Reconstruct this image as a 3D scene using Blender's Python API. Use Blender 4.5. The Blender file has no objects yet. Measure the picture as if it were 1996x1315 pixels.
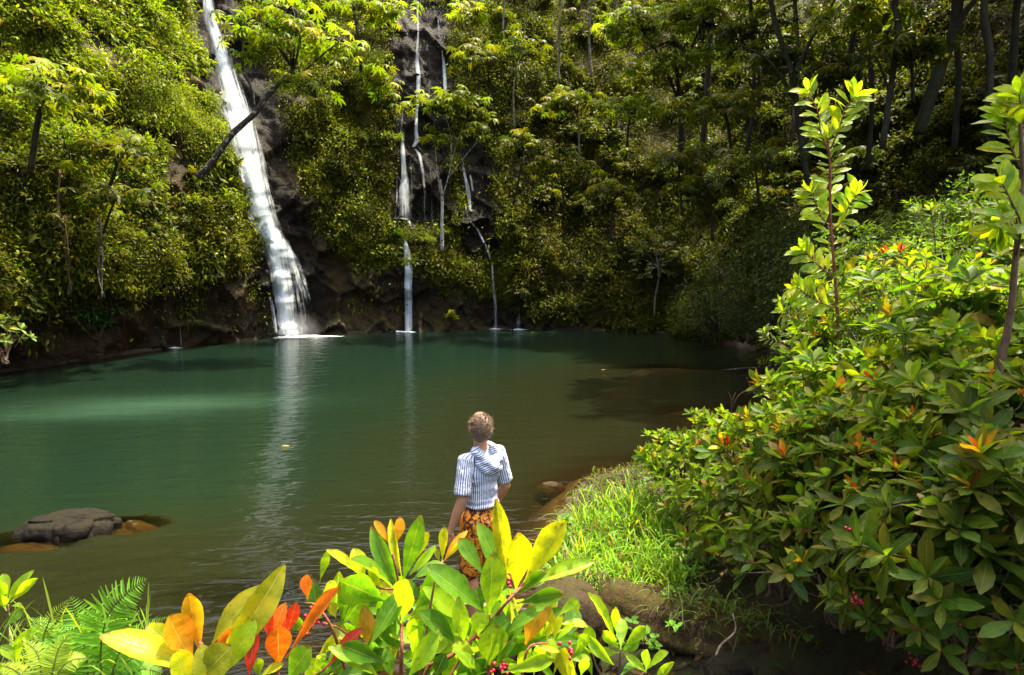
import bpy, math, random
import numpy as np
from mathutils import Vector, Matrix
from mathutils.bvhtree import BVHTree

SC = bpy.context.scene
COL = SC.collection
RNG = np.random.default_rng(11)
random.seed(11)

# ------------------------------------------------------------------ camera
F, CX, CY, HZ = 1150.0, 998.0, 657.5, 515.0
EYE = np.array([0.0, 0.0, 3.1])
PITCH = math.atan((CY - HZ) / F)
FWD = np.array([0, math.cos(PITCH), -math.sin(PITCH)])
UPV = np.array([0, math.sin(PITCH), math.cos(PITCH)])
RGT = np.array([1.0, 0, 0])


def ray(px, py):
    return FWD + RGT * ((px - CX) / F) + UPV * (-(py - CY) / F)


def P(px, py, d):
    """world point seen at that photo pixel, d metres ahead of the camera (world Y)"""
    r = ray(px, py)
    return EYE + r * (d / r[1])


def PX(v):
    q = np.asarray(v, float) - EYE
    z = np.maximum(q @ FWD, 1e-3)
    return CX + F * (q @ RGT) / z, CY - F * (q @ UPV) / z


cam = bpy.data.objects.new("camera", bpy.data.cameras.new("camera"))
COL.objects.link(cam)
cam.location = EYE
cam.rotation_euler = (math.pi / 2 - PITCH, 0, 0)
cam.data.sensor_width = 36
cam.data.lens = 36 * F / 1996
cam.data.clip_start = 0.05
cam.data.clip_end = 500
SC.camera = cam


# ------------------------------------------------------------------ noise
def _hash(i, j, k, seed):
    h = (i.astype(np.uint32) * np.uint32(374761393) + j.astype(np.uint32) * np.uint32(668265263)
         + k.astype(np.uint32) * np.uint32(2147483647) + np.uint32(seed) * np.uint32(1274126177))
    h = (h ^ (h >> np.uint32(13))) * np.uint32(1274126177)
    h = h ^ (h >> np.uint32(16))
    return (h & np.uint32(0xFFFFFF)).astype(np.float64) / float(0xFFFFFF)


def vnoise(p, seed=0):
    p = np.asarray(p, float)
    b = np.floor(p)
    f = p - b
    f = f * f * (3 - 2 * f)
    b = b.astype(np.int64)
    out = 0
    for dx in (0, 1):
        for dy in (0, 1):
            for dz in (0, 1):
                w = (f[:, 0] if dx else 1 - f[:, 0]) * (f[:, 1] if dy else 1 - f[:, 1]) * (f[:, 2] if dz else 1 - f[:, 2])
                out = out + w * _hash(b[:, 0] + dx, b[:, 1] + dy, b[:, 2] + dz, seed)
    return out * 2 - 1


def fbm(p, scale=1.0, octv=4, seed=0, gain=0.5):
    p = np.asarray(p, float) / scale
    a, s, out = 1.0, 0.0, 0
    for o in range(octv):
        out = out + a * vnoise(p + 17.3 * o, seed + o)
        s += a
        a *= gain
        p = p * 2.03
    return out / s


def worley(p, scale, seed=0):
    """(F1, F2, cell value) of a cellular noise"""
    p = np.asarray(p, float) / scale
    b = np.floor(p).astype(np.int64)
    f1 = np.full(len(p), 9.0)
    f2 = np.full(len(p), 9.0)
    cv = np.zeros(len(p))
    for dx in (-1, 0, 1):
        for dy in (-1, 0, 1):
            for dz in (-1, 0, 1):
                i, j, k = b[:, 0] + dx, b[:, 1] + dy, b[:, 2] + dz
                q = np.stack([i + _hash(i, j, k, seed), j + _hash(i, j, k, seed + 1), k + _hash(i, j, k, seed + 2)], 1)
                d = np.sqrt(((q - p) ** 2).sum(1))
                c = _hash(i, j, k, seed + 3)
                near = d < f1
                f2 = np.where(near, f1, np.minimum(f2, d))
                cv = np.where(near, c, cv)
                f1 = np.where(near, d, f1)
    return f1, f2, cv


def unit(v):
    v = np.asarray(v, float)
    return v / np.maximum(np.linalg.norm(v, axis=-1, keepdims=True), 1e-9)


def smooth01(x, a, b):
    t = np.clip((x - a) / (b - a), 0, 1)
    return t * t * (3 - 2 * t)


# ------------------------------------------------------------------ materials
def new_mat(name):
    m = bpy.data.materials.new(name)
    m.use_nodes = True
    nt = m.node_tree
    nt.nodes.clear()
    out = nt.nodes.new("ShaderNodeOutputMaterial")
    return m, nt, out


def N(nt, kind, **kw):
    n = nt.nodes.new(kind)
    for k, v in kw.items():
        if k.startswith("i_"):
            key = k[2:].replace("_", " ")
            n.inputs[int(key) if key.isdigit() else key].default_value = v
        else:
            setattr(n, k, v)
    return n


def ramp(nt, stops, interp="LINEAR"):
    r = nt.nodes.new("ShaderNodeValToRGB")
    r.color_ramp.interpolation = interp
    e = r.color_ramp.elements
    while len(e) > 1:
        e.remove(e[-1])
    e[0].position = stops[0][0]
    e[0].color = (*stops[0][1], 1)
    for p, c in stops[1:]:
        x = e.new(p)
        x.color = (*c, 1)
    return r


def mixc(nt, fac, a, b, blend="MIX"):
    m = nt.nodes.new("ShaderNodeMix")
    m.data_type = "RGBA"
    m.blend_type = blend
    for sock, v in ((m.inputs[0], fac), (m.inputs[6], a), (m.inputs[7], b)):
        if hasattr(v, "is_output"):
            nt.links.new(v, sock)
        else:
            sock.default_value = v if not isinstance(v, tuple) or len(v) == 4 else (*v, 1)
    return m.outputs[2]


def math_n(nt, op, a, b=0.0, c=0.0, clamp=False):
    m = nt.nodes.new("ShaderNodeMath")
    m.operation = op
    m.use_clamp = clamp
    for sock, v in zip(m.inputs, (a, b, c)):
        if hasattr(v, "is_output"):
            nt.links.new(v, sock)
        else:
            sock.default_value = v
    return m.outputs[0]


def noise_n(nt, vec, scale, detail=4, rough=0.55, dist=0.0):
    n = N(nt, "ShaderNodeTexNoise", i_Scale=scale, i_Detail=detail, i_Roughness=rough, i_Distortion=dist)
    if vec is not None:
        nt.links.new(vec, n.inputs["Vector"])
    return n


def leaf_mat(name, rough=0.38, trans=0.4, veins=False, vein=0.5, tmul=(1.5, 1.35, 0.5), spec=0.5, vary=0.25):
    """a leaf: glossy skin over the leaf's own colour, letting light through"""
    m, nt, out = new_mat(name)
    L = nt.links.new
    att = N(nt, "ShaderNodeAttribute", attribute_name="Col")
    info = N(nt, "ShaderNodeObjectInfo")
    v = math_n(nt, "MULTIPLY_ADD", info.outputs["Random"], vary, 1 - vary * 0.5)
    hs = N(nt, "ShaderNodeHueSaturation")
    L(v, hs.inputs["Value"])
    L(att.outputs["Color"], hs.inputs["Color"])
    base = hs.outputs[0]
    pr = N(nt, "ShaderNodeBsdfPrincipled", i_Roughness=rough)
    pr.inputs["Specular IOR Level"].default_value = spec
    if veins:
        uv = N(nt, "ShaderNodeUVMap")
        sp = N(nt, "ShaderNodeSeparateXYZ")
        L(uv.outputs[0], sp.inputs[0])
        au = math_n(nt, "ABSOLUTE", math_n(nt, "SUBTRACT", sp.outputs[0], 0.5))
        rib = math_n(nt, "SUBTRACT", 1.0, math_n(nt, "DIVIDE", au, 0.035), clamp=True)
        # side veins: slanting forwards from the midrib
        sv = math_n(nt, "FRACT", math_n(nt, "MULTIPLY", math_n(nt, "SUBTRACT", sp.outputs[1], math_n(nt, "MULTIPLY", au, 0.5)), 11.0))
        sv = math_n(nt, "SUBTRACT", 1.0, math_n(nt, "MULTIPLY", math_n(nt, "ABSOLUTE", math_n(nt, "SUBTRACT", sv, 0.5)), 9.0), clamp=True)
        allv = math_n(nt, "MAXIMUM", rib, math_n(nt, "MULTIPLY", sv, 0.22))
        geo = N(nt, "ShaderNodeNewGeometry")
        blot = noise_n(nt, geo.outputs["Position"], 26, 3)
        bl = ramp(nt, [(0.34, (0.62, 0.74, 0.75)), (0.5, (1, 1, 1)), (0.66, (1.28, 1.12, 0.9))])
        L(blot.outputs[0], bl.inputs[0])
        base = mixc(nt, 1.0, base, bl.outputs[0], "MULTIPLY")
        spot = noise_n(nt, geo.outputs["Position"], 160, 2)
        sr = ramp(nt, [(0.68, (0, 0, 0)), (0.76, (1, 1, 1))])
        L(spot.outputs[0], sr.inputs[0])
        base = mixc(nt, math_n(nt, "MULTIPLY", sr.outputs[0], 0.4), base, (0.12, 0.06, 0.02))
        big = noise_n(nt, geo.outputs["Position"], 55, 4, 0.7)
        edge = math_n(nt, "MAXIMUM", math_n(nt, "MULTIPLY", math_n(nt, "SUBTRACT", sp.outputs[1], 0.86), 2.2, clamp=True), math_n(nt, "MULTIPLY", math_n(nt, "SUBTRACT", au, 0.42), 2.0, clamp=True))
        br = ramp(nt, [(0.64, (0, 0, 0)), (0.70, (1, 1, 1))])
        L(math_n(nt, "ADD", big.outputs[0], math_n(nt, "MULTIPLY", edge, 0.75)), br.inputs[0])
        base = mixc(nt, math_n(nt, "MULTIPLY", br.outputs[0], 0.75), base, (0.16, 0.075, 0.02))
        base = mixc(nt, math_n(nt, "MULTIPLY", allv, vein), base, (0.45, 0.5, 0.14))
        bmp = N(nt, "ShaderNodeBump", i_Strength=0.35, i_Distance=0.004)
        L(math_n(nt, "SUBTRACT", math_n(nt, "MULTIPLY", blot.outputs[0], 0.5), allv), bmp.inputs["Height"])
        L(bmp.outputs[0], pr.inputs["Normal"])
    L(base, pr.inputs["Base Color"])
    tr = N(nt, "ShaderNodeBsdfTranslucent")
    L(mixc(nt, 1.0, base, tmul, "MULTIPLY"), tr.inputs["Color"])
    mx = N(nt, "ShaderNodeMixShader", i_Fac=trans)
    L(pr.outputs[0], mx.inputs[1])
    L(tr.outputs[0], mx.inputs[2])
    L(mx.outputs[0], out.inputs[0])
    return m


def bark_mat(name, dark, light, scale=14.0, moss=None, spots=None):
    m, nt, out = new_mat(name)
    L = nt.links.new
    geo = N(nt, "ShaderNodeNewGeometry")
    mp = N(nt, "ShaderNodeMapping")
    mp.inputs["Scale"].default_value = (1, 1, 0.35)
    L(geo.outputs["Position"], mp.inputs[0])
    n = noise_n(nt, mp.outputs[0], scale, 5, 0.65)
    r = ramp(nt, [(0.35, dark), (0.65, light)])
    L(n.outputs[0], r.inputs[0])
    c = r.outputs[0]
    if spots:
        s = noise_n(nt, geo.outputs["Position"], 7, 3)
        sr = ramp(nt, [(0.56, (0, 0, 0)), (0.63, (1, 1, 1))])
        L(s.outputs[0], sr.inputs[0])
        c = mixc(nt, sr.outputs[0], c, spots)
    if moss:
        s = noise_n(nt, geo.outputs["Position"], 3.2, 4)
        sr = ramp(nt, [(0.45, (0, 0, 0)), (0.6, (1, 1, 1))])
        L(s.outputs[0], sr.inputs[0])
        c = mixc(nt, sr.outputs[0], c, moss)
    pr = N(nt, "ShaderNodeBsdfPrincipled", i_Roughness=0.85)
    L(c, pr.inputs["Base Color"])
    b = N(nt, "ShaderNodeBump", i_Strength=0.6, i_Distance=0.02)
    L(n.outputs[0], b.inputs["Height"])
    L(b.outputs[0], pr.inputs["Normal"])
    L(pr.outputs[0], out.inputs[0])
    return m


def rock_mat(name, dark, light, rust, moss, moss_amt=0.5, scale=1.0, rough=0.7, wet_z=None, cracks=True, bump=0.8, wetatt=False):
    """stone with cracks, rusty stains and moss on what faces upward"""
    m, nt, out = new_mat(name)
    L = nt.links.new
    geo = N(nt, "ShaderNodeNewGeometry")
    pos = geo.outputs["Position"]
    n1 = noise_n(nt, pos, 1.3 * scale, 8, 0.62)
    n2 = noise_n(nt, pos, 9 * scale, 6, 0.7)
    r = ramp(nt, [(0.3, dark), (0.7, light)])
    L(mixc(nt, 0.5, n1.outputs[0], n2.outputs[0]), r.inputs[0])
    n3 = noise_n(nt, pos, 0.7 * scale, 5, 0.6)
    rr = ramp(nt, [(0.48, (0, 0, 0)), (0.66, (1, 1, 1))])
    L(n3.outputs[0], rr.inputs[0])
    c = mixc(nt, math_n(nt, "MULTIPLY", rr.outputs[0], 0.7), r.outputs[0], rust)
    sp = N(nt, "ShaderNodeSeparateXYZ")
    L(geo.outputs["Normal"], sp.inputs[0])
    mn = noise_n(nt, pos, 2.6 * scale, 6, 0.65)
    mo = math_n(nt, "ADD", math_n(nt, "MULTIPLY", sp.outputs[2], 0.5), math_n(nt, "MULTIPLY", math_n(nt, "SUBTRACT", mn.outputs[0], 0.5), 2.6))
    mr = ramp(nt, [(0.2, (0, 0, 0)), (0.55, (1, 1, 1))])
    L(mo, mr.inputs[0])
    mf = noise_n(nt, pos, 45, 3)
    mcol = mixc(nt, mf.outputs[0], tuple(x * 0.45 for x in moss), tuple(x * 1.5 for x in moss))
    c = mixc(nt, math_n(nt, "MULTIPLY", mr.outputs[0], moss_amt), c, mcol)
    pr = N(nt, "ShaderNodeBsdfPrincipled", i_Roughness=rough)
    pr.inputs["Specular IOR Level"].default_value = 0.18
    if wetatt:      # stone soaked by the falls is darker and shines
        wa = N(nt, "ShaderNodeAttribute", attribute_name="wet")
        c = mixc(nt, math_n(nt, "MULTIPLY", wa.outputs["Fac"], 0.93), c, mixc(nt, 1.0, c, (0.22, 0.24, 0.28), "MULTIPLY"))
        L(math_n(nt, "SUBTRACT", rough, math_n(nt, "MULTIPLY", wa.outputs["Fac"], 0.3)), pr.inputs["Roughness"])
    L(c, pr.inputs["Base Color"])
    vo = N(nt, "ShaderNodeTexVoronoi", i_Scale=1.7 * scale, feature="DISTANCE_TO_EDGE")
    wv = mixc(nt, 0.12, pos, noise_n(nt, pos, 2.5 * scale, 4).outputs[1])
    L(wv, vo.inputs["Vector"])
    crack = math_n(nt, "SUBTRACT", 1.0, math_n(nt, "MULTIPLY", vo.outputs[0], 14.0), clamp=True)
    h = math_n(nt, "SUBTRACT", math_n(nt, "ADD", n2.outputs[0], math_n(nt, "MULTIPLY", n1.outputs[0], 1.5)), math_n(nt, "MULTIPLY", crack, 0.25 if cracks else 0.0))
    b = N(nt, "ShaderNodeBump", i_Strength=bump, i_Distance=0.09 / scale)
    L(h, b.inputs["Height"])
    L(b.outputs[0], pr.inputs["Normal"])
    if wet_z is not None:      # a wet foot where the stone meets the water
        sz = N(nt, "ShaderNodeSeparateXYZ")
        L(pos, sz.inputs[0])
        wet = math_n(nt, "SUBTRACT", 1.0, math_n(nt, "DIVIDE", sz.outputs[2], wet_z), clamp=True)
        L(math_n(nt, "SUBTRACT", rough, math_n(nt, "MULTIPLY", wet, 0.35)), pr.inputs["Roughness"])
    L(pr.outputs[0], out.inputs[0])
    return m


def plain_mat(name, col, rough=0.6, noise=0.0, nscale=30, spec=0.5, sss=0.0):
    m, nt, out = new_mat(name)
    pr = N(nt, "ShaderNodeBsdfPrincipled", i_Roughness=rough)
    pr.inputs["Specular IOR Level"].default_value = spec
    geo = N(nt, "ShaderNodeNewGeometry")
    n = noise_n(nt, geo.outputs["Position"], nscale, 4)
    c = mixc(nt, n.outputs[0], tuple(x * (1 - noise) for x in col), tuple(min(1, x * (1 + noise)) for x in col))
    nt.links.new(c, pr.inputs["Base Color"])
    if sss:
        pr.inputs["Subsurface Weight"].default_value = sss
        pr.inputs["Subsurface Radius"].default_value = (0.02, 0.008, 0.004)
    nt.links.new(pr.outputs[0], out.inputs[0])
    return m


# ------------------------------------------------------------------ mesh building
class Geo:
    """collects pieces and links them as ONE mesh object"""

    def __init__(self):
        self.v, self.f, self.uv, self.c = [], [], [], []
        self.n = 0

    def add(self, V, Q, UV=None, C=None):
        V = np.asarray(V, float)
        Q = np.asarray(Q, np.int64)
        self.v.append(V)
        self.f.append(Q + self.n)
        self.uv.append(np.zeros((len(V), 2)) if UV is None else np.asarray(UV, float))
        c = np.ones((len(V), 3)) if C is None else np.broadcast_to(np.asarray(C, float), (len(V), 3))
        self.c.append(c)
        self.n += len(V)

    def inst(self, tpl, M, T, C):
        """copies of a template: M (m,3,3) columns = axes, T (m,3), C (m,3)"""
        V, Q, UV = tpl
        m, k = len(T), len(V)
        W = np.einsum("mij,kj->mki", M, V) + T[:, None, :]
        q = (Q[None] + (np.arange(m) * k)[:, None, None]).reshape(-1, Q.shape[1])
        self.add(W.reshape(-1, 3), q, np.tile(UV, (m, 1)), np.repeat(C, k, axis=0))

    def tube(self, pts, rad, sides=8, C=None, cap=True, wob=0.0):
        pts = np.asarray(pts, float)
        n = len(pts)
        rad = np.broadcast_to(np.asarray(rad, float), (n,))
        t = np.gradient(pts, axis=0)
        t = unit(t)
        ref = np.array([0.31, 0.87, 0.21])
        u = unit(np.cross(t, ref))
        w = np.cross(t, u)
        a = np.linspace(0, 2 * np.pi, sides, endpoint=False)
        r = rad[:, None] * (1 + wob * RNG.standard_normal((n, sides)))
        V = pts[:, None] + r[..., None] * (np.cos(a)[None, :, None] * u[:, None] + np.sin(a)[None, :, None] * w[:, None])
        i, j = np.meshgrid(np.arange(n - 1), np.arange(sides), indexing="ij")
        Q = np.stack([i * sides + j, i * sides + (j + 1) % sides, (i + 1) * sides + (j + 1) % sides, (i + 1) * sides + j], -1).reshape(-1, 4)
        V = V.reshape(-1, 3)
        if cap:
            V = np.vstack([V, pts[:1], pts[-1:]])
            k = np.arange(sides)
            c0, c1 = n * sides, n * sides + 1
            e0 = np.stack([np.full(sides, c0), (k + 1) % sides, k, np.full(sides, c0)], -1)
            e1 = np.stack([np.full(sides, c1), (n - 1) * sides + k, (n - 1) * sides + (k + 1) % sides, np.full(sides, c1)], -1)
            self._tri(V, Q, np.vstack([e0[:, :3], e1[:, :3]]), C)
        else:
            self.add(V, Q, None, C)

    def _tri(self, V, Q, T, C):
        self.add(V, np.hstack([Q, ]), None, C)
        self.f.append(T + self.n - len(V))

    def build(self, name, mat, parent=None, smooth=True, attrs=None):
        V = np.vstack(self.v)
        me = bpy.data.meshes.new(name)
        me.vertices.add(len(V))
        me.vertices.foreach_set("co", V.astype(np.float32).ravel())
        loops = np.concatenate([q.ravel() for q in self.f])
        tot = np.concatenate([np.full(len(q), q.shape[1]) for q in self.f])
        me.loops.add(len(loops))
        me.loops.foreach_set("vertex_index", loops.astype(np.int32))
        me.polygons.add(len(tot))
        me.polygons.foreach_set("loop_start", np.concatenate([[0], np.cumsum(tot)[:-1]]).astype(np.int32))
        me.polygons.foreach_set("use_smooth", np.full(len(tot), smooth))
        me.update(calc_edges=True)
        uvl = me.uv_layers.new(name="UVMap")
        uvl.data.foreach_set("uv", np.vstack(self.uv)[loops].astype(np.float32).ravel())
        ca = me.color_attributes.new("Col", "FLOAT_COLOR", "POINT")
        ca.data.foreach_set("color", np.hstack([np.vstack(self.c), np.ones((len(V), 1))]).astype(np.float32).ravel())
        for k, a in (attrs or {}).items():
            x = me.attributes.new(k, "FLOAT", "POINT")
            x.data.foreach_set("value", np.asarray(a, np.float32))
        me.materials.append(mat)
        o = bpy.data.objects.new(name, me)
        COL.objects.link(o)
        if parent is not None:
            o.parent = parent
        return o


def tag(o, label=None, cat=None, group=None, kind=None):
    for k, v in (("label", label), ("category", cat), ("group", group), ("kind", kind)):
        if v:
            o[k] = v
    return o


def thing(name, label, cat, loc=(0, 0, 0), group=None):
    o = bpy.data.objects.new(name, None)
    o.empty_display_size = 0.1
    COL.objects.link(o)
    o.location = loc
    return tag(o, label, cat, group)


def place(o, loc):
    """children were modelled in world space round (0,0,0): set the base point and shift them back"""
    o.location = loc
    for c in o.children:
        c.location = Vector(c.location) - Vector(loc)


def copy_tree(o, parent=None):
    c = o.copy()
    COL.objects.link(c)
    if parent is not None:
        c.parent = parent
    for ch in list(o.children):
        copy_tree(ch, c)
    return c


# ------------------------------------------------------------------ leaf templates (axis +X, width Y, face +Z)
def leaf_tpl(nseg=4, w=0.36, widest=0.6, curl=0.12, fold=0.25, tip=0.02, wave=0.0, power=0.8):
    t = np.linspace(0, 1, nseg + 1)
    e = math.log(0.5) / math.log(widest)
    wd = np.sin(np.pi * np.clip(t, 0, 1) ** e) ** power * w * 0.5
    wd[0], wd[-1] = 0.02, tip
    z = -curl * (t ** 2) * 1.0
    V, UV = [], []
    for i in range(nseg + 1):
        for s in (-1, 0, 1):
            V.append((t[i], s * wd[i], z[i] + abs(s) * wd[i] * fold + wave * math.sin(i * 2.1 + s) * wd[i]))
            UV.append((0.5 + 0.5 * s, t[i]))
    Q = []
    for i in range(nseg):
        for s in (0, 1):
            a = i * 3 + s
            Q.append((a, a + 3, a + 4, a + 1))
    return np.array(V), np.array(Q), np.array(UV)


def diamond_tpl(w=0.45, wid=0.5, droop=0.18):
    V = np.array([(0, 0, 0), (wid, -w / 2, -droop * 0.2), (1, 0, -droop), (wid, w / 2, -droop * 0.2)])
    return V, np.array([(0, 1, 2, 3)]), np.array([(0.5, 0), (0, 0.5), (0.5, 1), (1, 0.5)])


def palm_tpl(n=8, w=0.3, droop=0.5):
    """an umbrella leaf: narrow leaflets spreading from one point and hanging at their ends"""
    V, Q, UV = [], [], []
    for k in range(n):
        a = 2 * math.pi * (k + 0.3 * math.sin(k * 5.1)) / n
        l = 1.0 - 0.25 * ((k * 37) % 5) / 5
        c, s = math.cos(a), math.sin(a)
        b = len(V)
        for t, h, ww in ((0.08, 0.0, 0.03), (0.45, -0.05, w * 0.5), (0.75, -droop * 0.45, w * 0.42), (1.0, -droop, 0.02)):
            for q in (-1, 1):
                V.append((c * t * l - s * q * ww * l, s * t * l + c * q * ww * l, h * l))
                UV.append((0.5 + q * 0.5, t))
        for i in range(3):
            Q.append((b + 2 * i, b + 2 * i + 2, b + 2 * i + 3, b + 2 * i + 1))
    return np.array(V), np.array(Q), np.array(UV)


def frames(axis, nrm, size):
    x = unit(axis)
    y = unit(np.cross(nrm, x))
    z = np.cross(x, y)
    M = np.stack([x, y, z], -1)
    return M * np.asarray(size, float).reshape(-1, 1, 1)


def jitter(c, n, rng, amt=0.25):
    c = np.asarray(c, float)
    if c.ndim == 1:
        c = np.tile(c, (n, 1))
    k = 1 + amt * rng.standard_normal((n, 1)) * 0.7
    return np.clip(c * k * (1 + 0.12 * amt / 0.25 * rng.standard_normal((n, 3))), 0.003, 0.9)


def pick(pal, n, rng):
    """colours drawn from [(weight, colour)...]"""
    w = np.array([p[0] for p in pal], float)
    idx = rng.choice(len(pal), n, p=w / w.sum())
    return np.array([p[1] for p in pal])[idx]


def rand_dirs(n, rng):
    return unit(rng.standard_normal((n, 3)))

# ================================================================== THE SETTING
# shore polygon, walked from the near left round the far side to the near right and back along the near bank
WALL = [  # x, y, profile index
    (-9.5, -3.0, 0), (-13.0, 4.0, 0), (-15.2, 11.0, 0), (-14.9, 16.6, 0), (-13.9, 19.2, 1), (-12.5, 22.3, 1), (-10.6, 24.9, 2),
    (-8.4, 26.4, 2.5), (-5.9, 27.2, 3), (-3.0, 28.0, 3), (0.0, 28.4, 3), (3.4, 28.2, 3.6), (6.3, 27.0, 4), (8.3, 23.6, 4.4), (9.4, 20.2, 5),
    (11.5, 17.0, 5), (13.5, 12.0, 5), (15.5, 4.0, 5), (16.0, -4.0, 5)]
NEAR = [(9.4, 20.2), (9.0, 17.0), (7.6, 14.6), (5.6, 12.6), (3.9, 10.4), (2.3, 8.9), (1.2, 8.3), (0.75, 7.4), (0.55, 6.4), (0.5, 5.4), (0.45, 4.5),
        (0.0, 3.7), (-1.2, 3.3), (-2.6, 3.2), (-5.0, 2.6), (-7.5, 0.5), (-9.5, -3.0)]
HT = np.array([-2.0, 0.0, 1.2, 2.6, 4.2, 6.5, 9.0, 13.0, 17.0, 22.0, 28.0])
PROF = np.array([   # how far the face stands back from the shore at each of those heights
    [-.6, .0, -.1, -.3, .2, 1.0, 2.2, 4.0, 5.8, 9.0, 14],     # 0 left bank
    [-.6, .0, -.3, -.7, -.5, .1, 1.0, 2.6, 4.4, 7.5, 12],     # 1 left buttress, undercut
    [-.6, .0, .2, .3, .5, 1.0, 1.9, 3.6, 5.6, 9.0, 14],       # 2 beside the fall
    [-.6, .0, .3, .6, 1.3, 1.8, 2.4, 3.6, 5.2, 9.0, 15],      # 3 middle wall with a ledge
    [-.9, .0, .8, 1.7, 2.7, 4.4, 6.2, 9.0, 12.0, 16.5, 24],   # 4 wooded slope
    [-1.2, .0, 1.2, 2.4, 3.8, 5.8, 7.6, 10.6, 13.4, 17.5, 24],  # 5 right slope
])


def densify(pts, step):
    pts = np.asarray(pts, float)
    seg = np.linalg.norm(np.diff(pts[:, :2], axis=0), axis=1)
    s = np.concatenate([[0], np.cumsum(seg)])
    q = np.linspace(0, s[-1], int(s[-1] / step) + 1)
    return np.stack([np.interp(q, s, pts[:, k]) for k in range(pts.shape[1])], 1)


def smooth_rows(a, n):
    for _ in range(n):
        b = a.copy()
        b[1:-1] = 0.25 * a[:-2] + 0.5 * a[1:-1] + 0.25 * a[2:]
        a = b
    return a


wl = smooth_rows(densify(WALL, 0.11), 30)
nw = len(wl)
tan = unit(smooth_rows(np.gradient(wl[:, :2], axis=0), 250))
outw = np.stack([-tan[:, 1], tan[:, 0]], 1)          # away from the pool
outw = unit(outw)
hs = np.concatenate([np.arange(-2.0, 6.0, 0.11), np.arange(6.0, 18.0, 0.17), np.arange(18.0, 28.01, 0.5)])
nh = len(hs)
pi = np.clip(wl[:, 2], 0, 5)
lo, fr = np.floor(pi).astype(int), pi - np.floor(pi)
hi = np.minimum(lo + 1, 5)
prof_h = np.stack([np.interp(hs, HT, PROF[k]) for k in range(6)])
prof_h = smooth_rows(prof_h.T, 3).T
off = prof_h[lo] * (1 - fr)[:, None] + prof_h[hi] * fr[:, None]     # nw x nh
base = np.zeros((nw, nh, 3))
base[:, :, :2] = wl[:, None, :2] + outw[:, None] * off[..., None]
base[:, :, 2] = hs[None]
flat = base.reshape(-1, 3)
on = np.repeat(np.hstack([outw, np.zeros((nw, 1))])[:, None], nh, 1).reshape(-1, 3)
f1, f2, cv = worley(flat * np.array([1, 1, 0.75]), 1.5, 3)
g1, g2, gv = worley(flat * np.array([1, 1, 0.8]), 0.55, 9)
lowz = 1 - smooth01(flat[:, 2], 4, 9) * 0.5
hi_z = smooth01(flat[:, 2], 3.0, 5.5)
disp = 0.75 * fbm(flat, 4.5, 3, 1) + 0.75 * hi_z * (flat[:, 0] < -6.5) * fbm(flat, 2.0, 2, 61) + 0.35 * fbm(flat, 1.3, 4, 5) + (0.55 * (cv - 0.5) - 0.35 * smooth01(f2 - f1, 0.12, 0.0)) * lowz \
    + (0.22 * (gv - 0.5) - 0.16 * smooth01(g2 - g1, 0.12, 0.0)) * lowz + 0.06 * fbm(flat, 0.22, 3, 21)
# ledges: the wall steps back in strata low down
strata = np.abs(((flat[:, 2] + 0.35 * fbm(flat, 2.5, 2, 31)) / 0.8) % 1 - 0.5)
disp = disp + 0.12 * (strata - 0.25) * lowz
flat = flat + on * disp[:, None] + np.stack([0 * disp, 0 * disp, 0.12 * fbm(flat, 0.8, 2, 44)], 1)
# the three water courses have worn their beds back a little
CV = flat
CVG = CV.reshape(nw, nh, 3)
ii, jj = np.meshgrid(np.arange(nw - 1), np.arange(nh - 1), indexing="ij")
CQ = np.stack([ii * nh + jj, (ii + 1) * nh + jj, (ii + 1) * nh + jj + 1, ii * nh + jj + 1], -1).reshape(-1, 4)
CQ = CQ[:, ::-1]

M_CLIFF = rock_mat("wet basalt", (0.008, 0.006, 0.004), (0.046, 0.029, 0.013), (0.060, 0.030, 0.007), (0.046, 0.043, 0.004), 0.9, 1.0, 0.7, wet_z=0.7, wetatt=True)
g = Geo()
g.add(CV, CQ)
_px, _py = PX(CV)
_md = _px - np.interp(_py, [-25, 90, 190, 280, 380, 468, 545, 652], [402, 428, 455, 478, 500, 530, 550, 563])
_n = 30 * fbm(CV, 0.9, 3, 58)
WET = np.maximum(smooth01(_md + _n, -70, -40) * (1 - smooth01(_md + _n, 60, 110)),
                 np.maximum(smooth01(_px + .4 * _n, 752, 775) * (1 - smooth01(_px + .4 * _n, 872, 900)) * (_py < 475), smooth01(_px + .4 * _n, 872, 895) * (1 - smooth01(_px + .4 * _n, 965, 1000)) * (_py > 220) * (_py < 560)))
WET = np.maximum(WET, np.maximum(np.exp(-((_px - 797) / 22) ** 2) * (_py > 460), np.maximum(np.exp(-((_px - 965) / 20) ** 2), np.exp(-((_px - 1010) / 20) ** 2)) * (_py > 500)))
WET = np.clip(WET, 0, 1) * (CV[:, 1] > 18)
cliff = g.build("cliff_terrain", M_CLIFF, attrs={"wet": WET})
tag(cliff, "dark basalt cliff wall curving round the pool", None, None, "structure")
BVH_CLIFF = BVHTree.FromPolygons(CV.tolist(), CQ.tolist())


def hit(px, py, default=27.0):
    """where the line of sight through a photo pixel meets the cliff: (point, normal)"""
    r = ray(px, py)
    loc, nr, _i, _d = BVH_CLIFF.ray_cast(Vector(EYE), Vector(r / np.linalg.norm(r)))
    if loc is None:
        return P(px, py, default), np.array([0, -1.0, 0])
    nr = np.array(nr)
    if nr @ r > 0:
        nr = -nr
    return np.array(loc), nr


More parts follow.
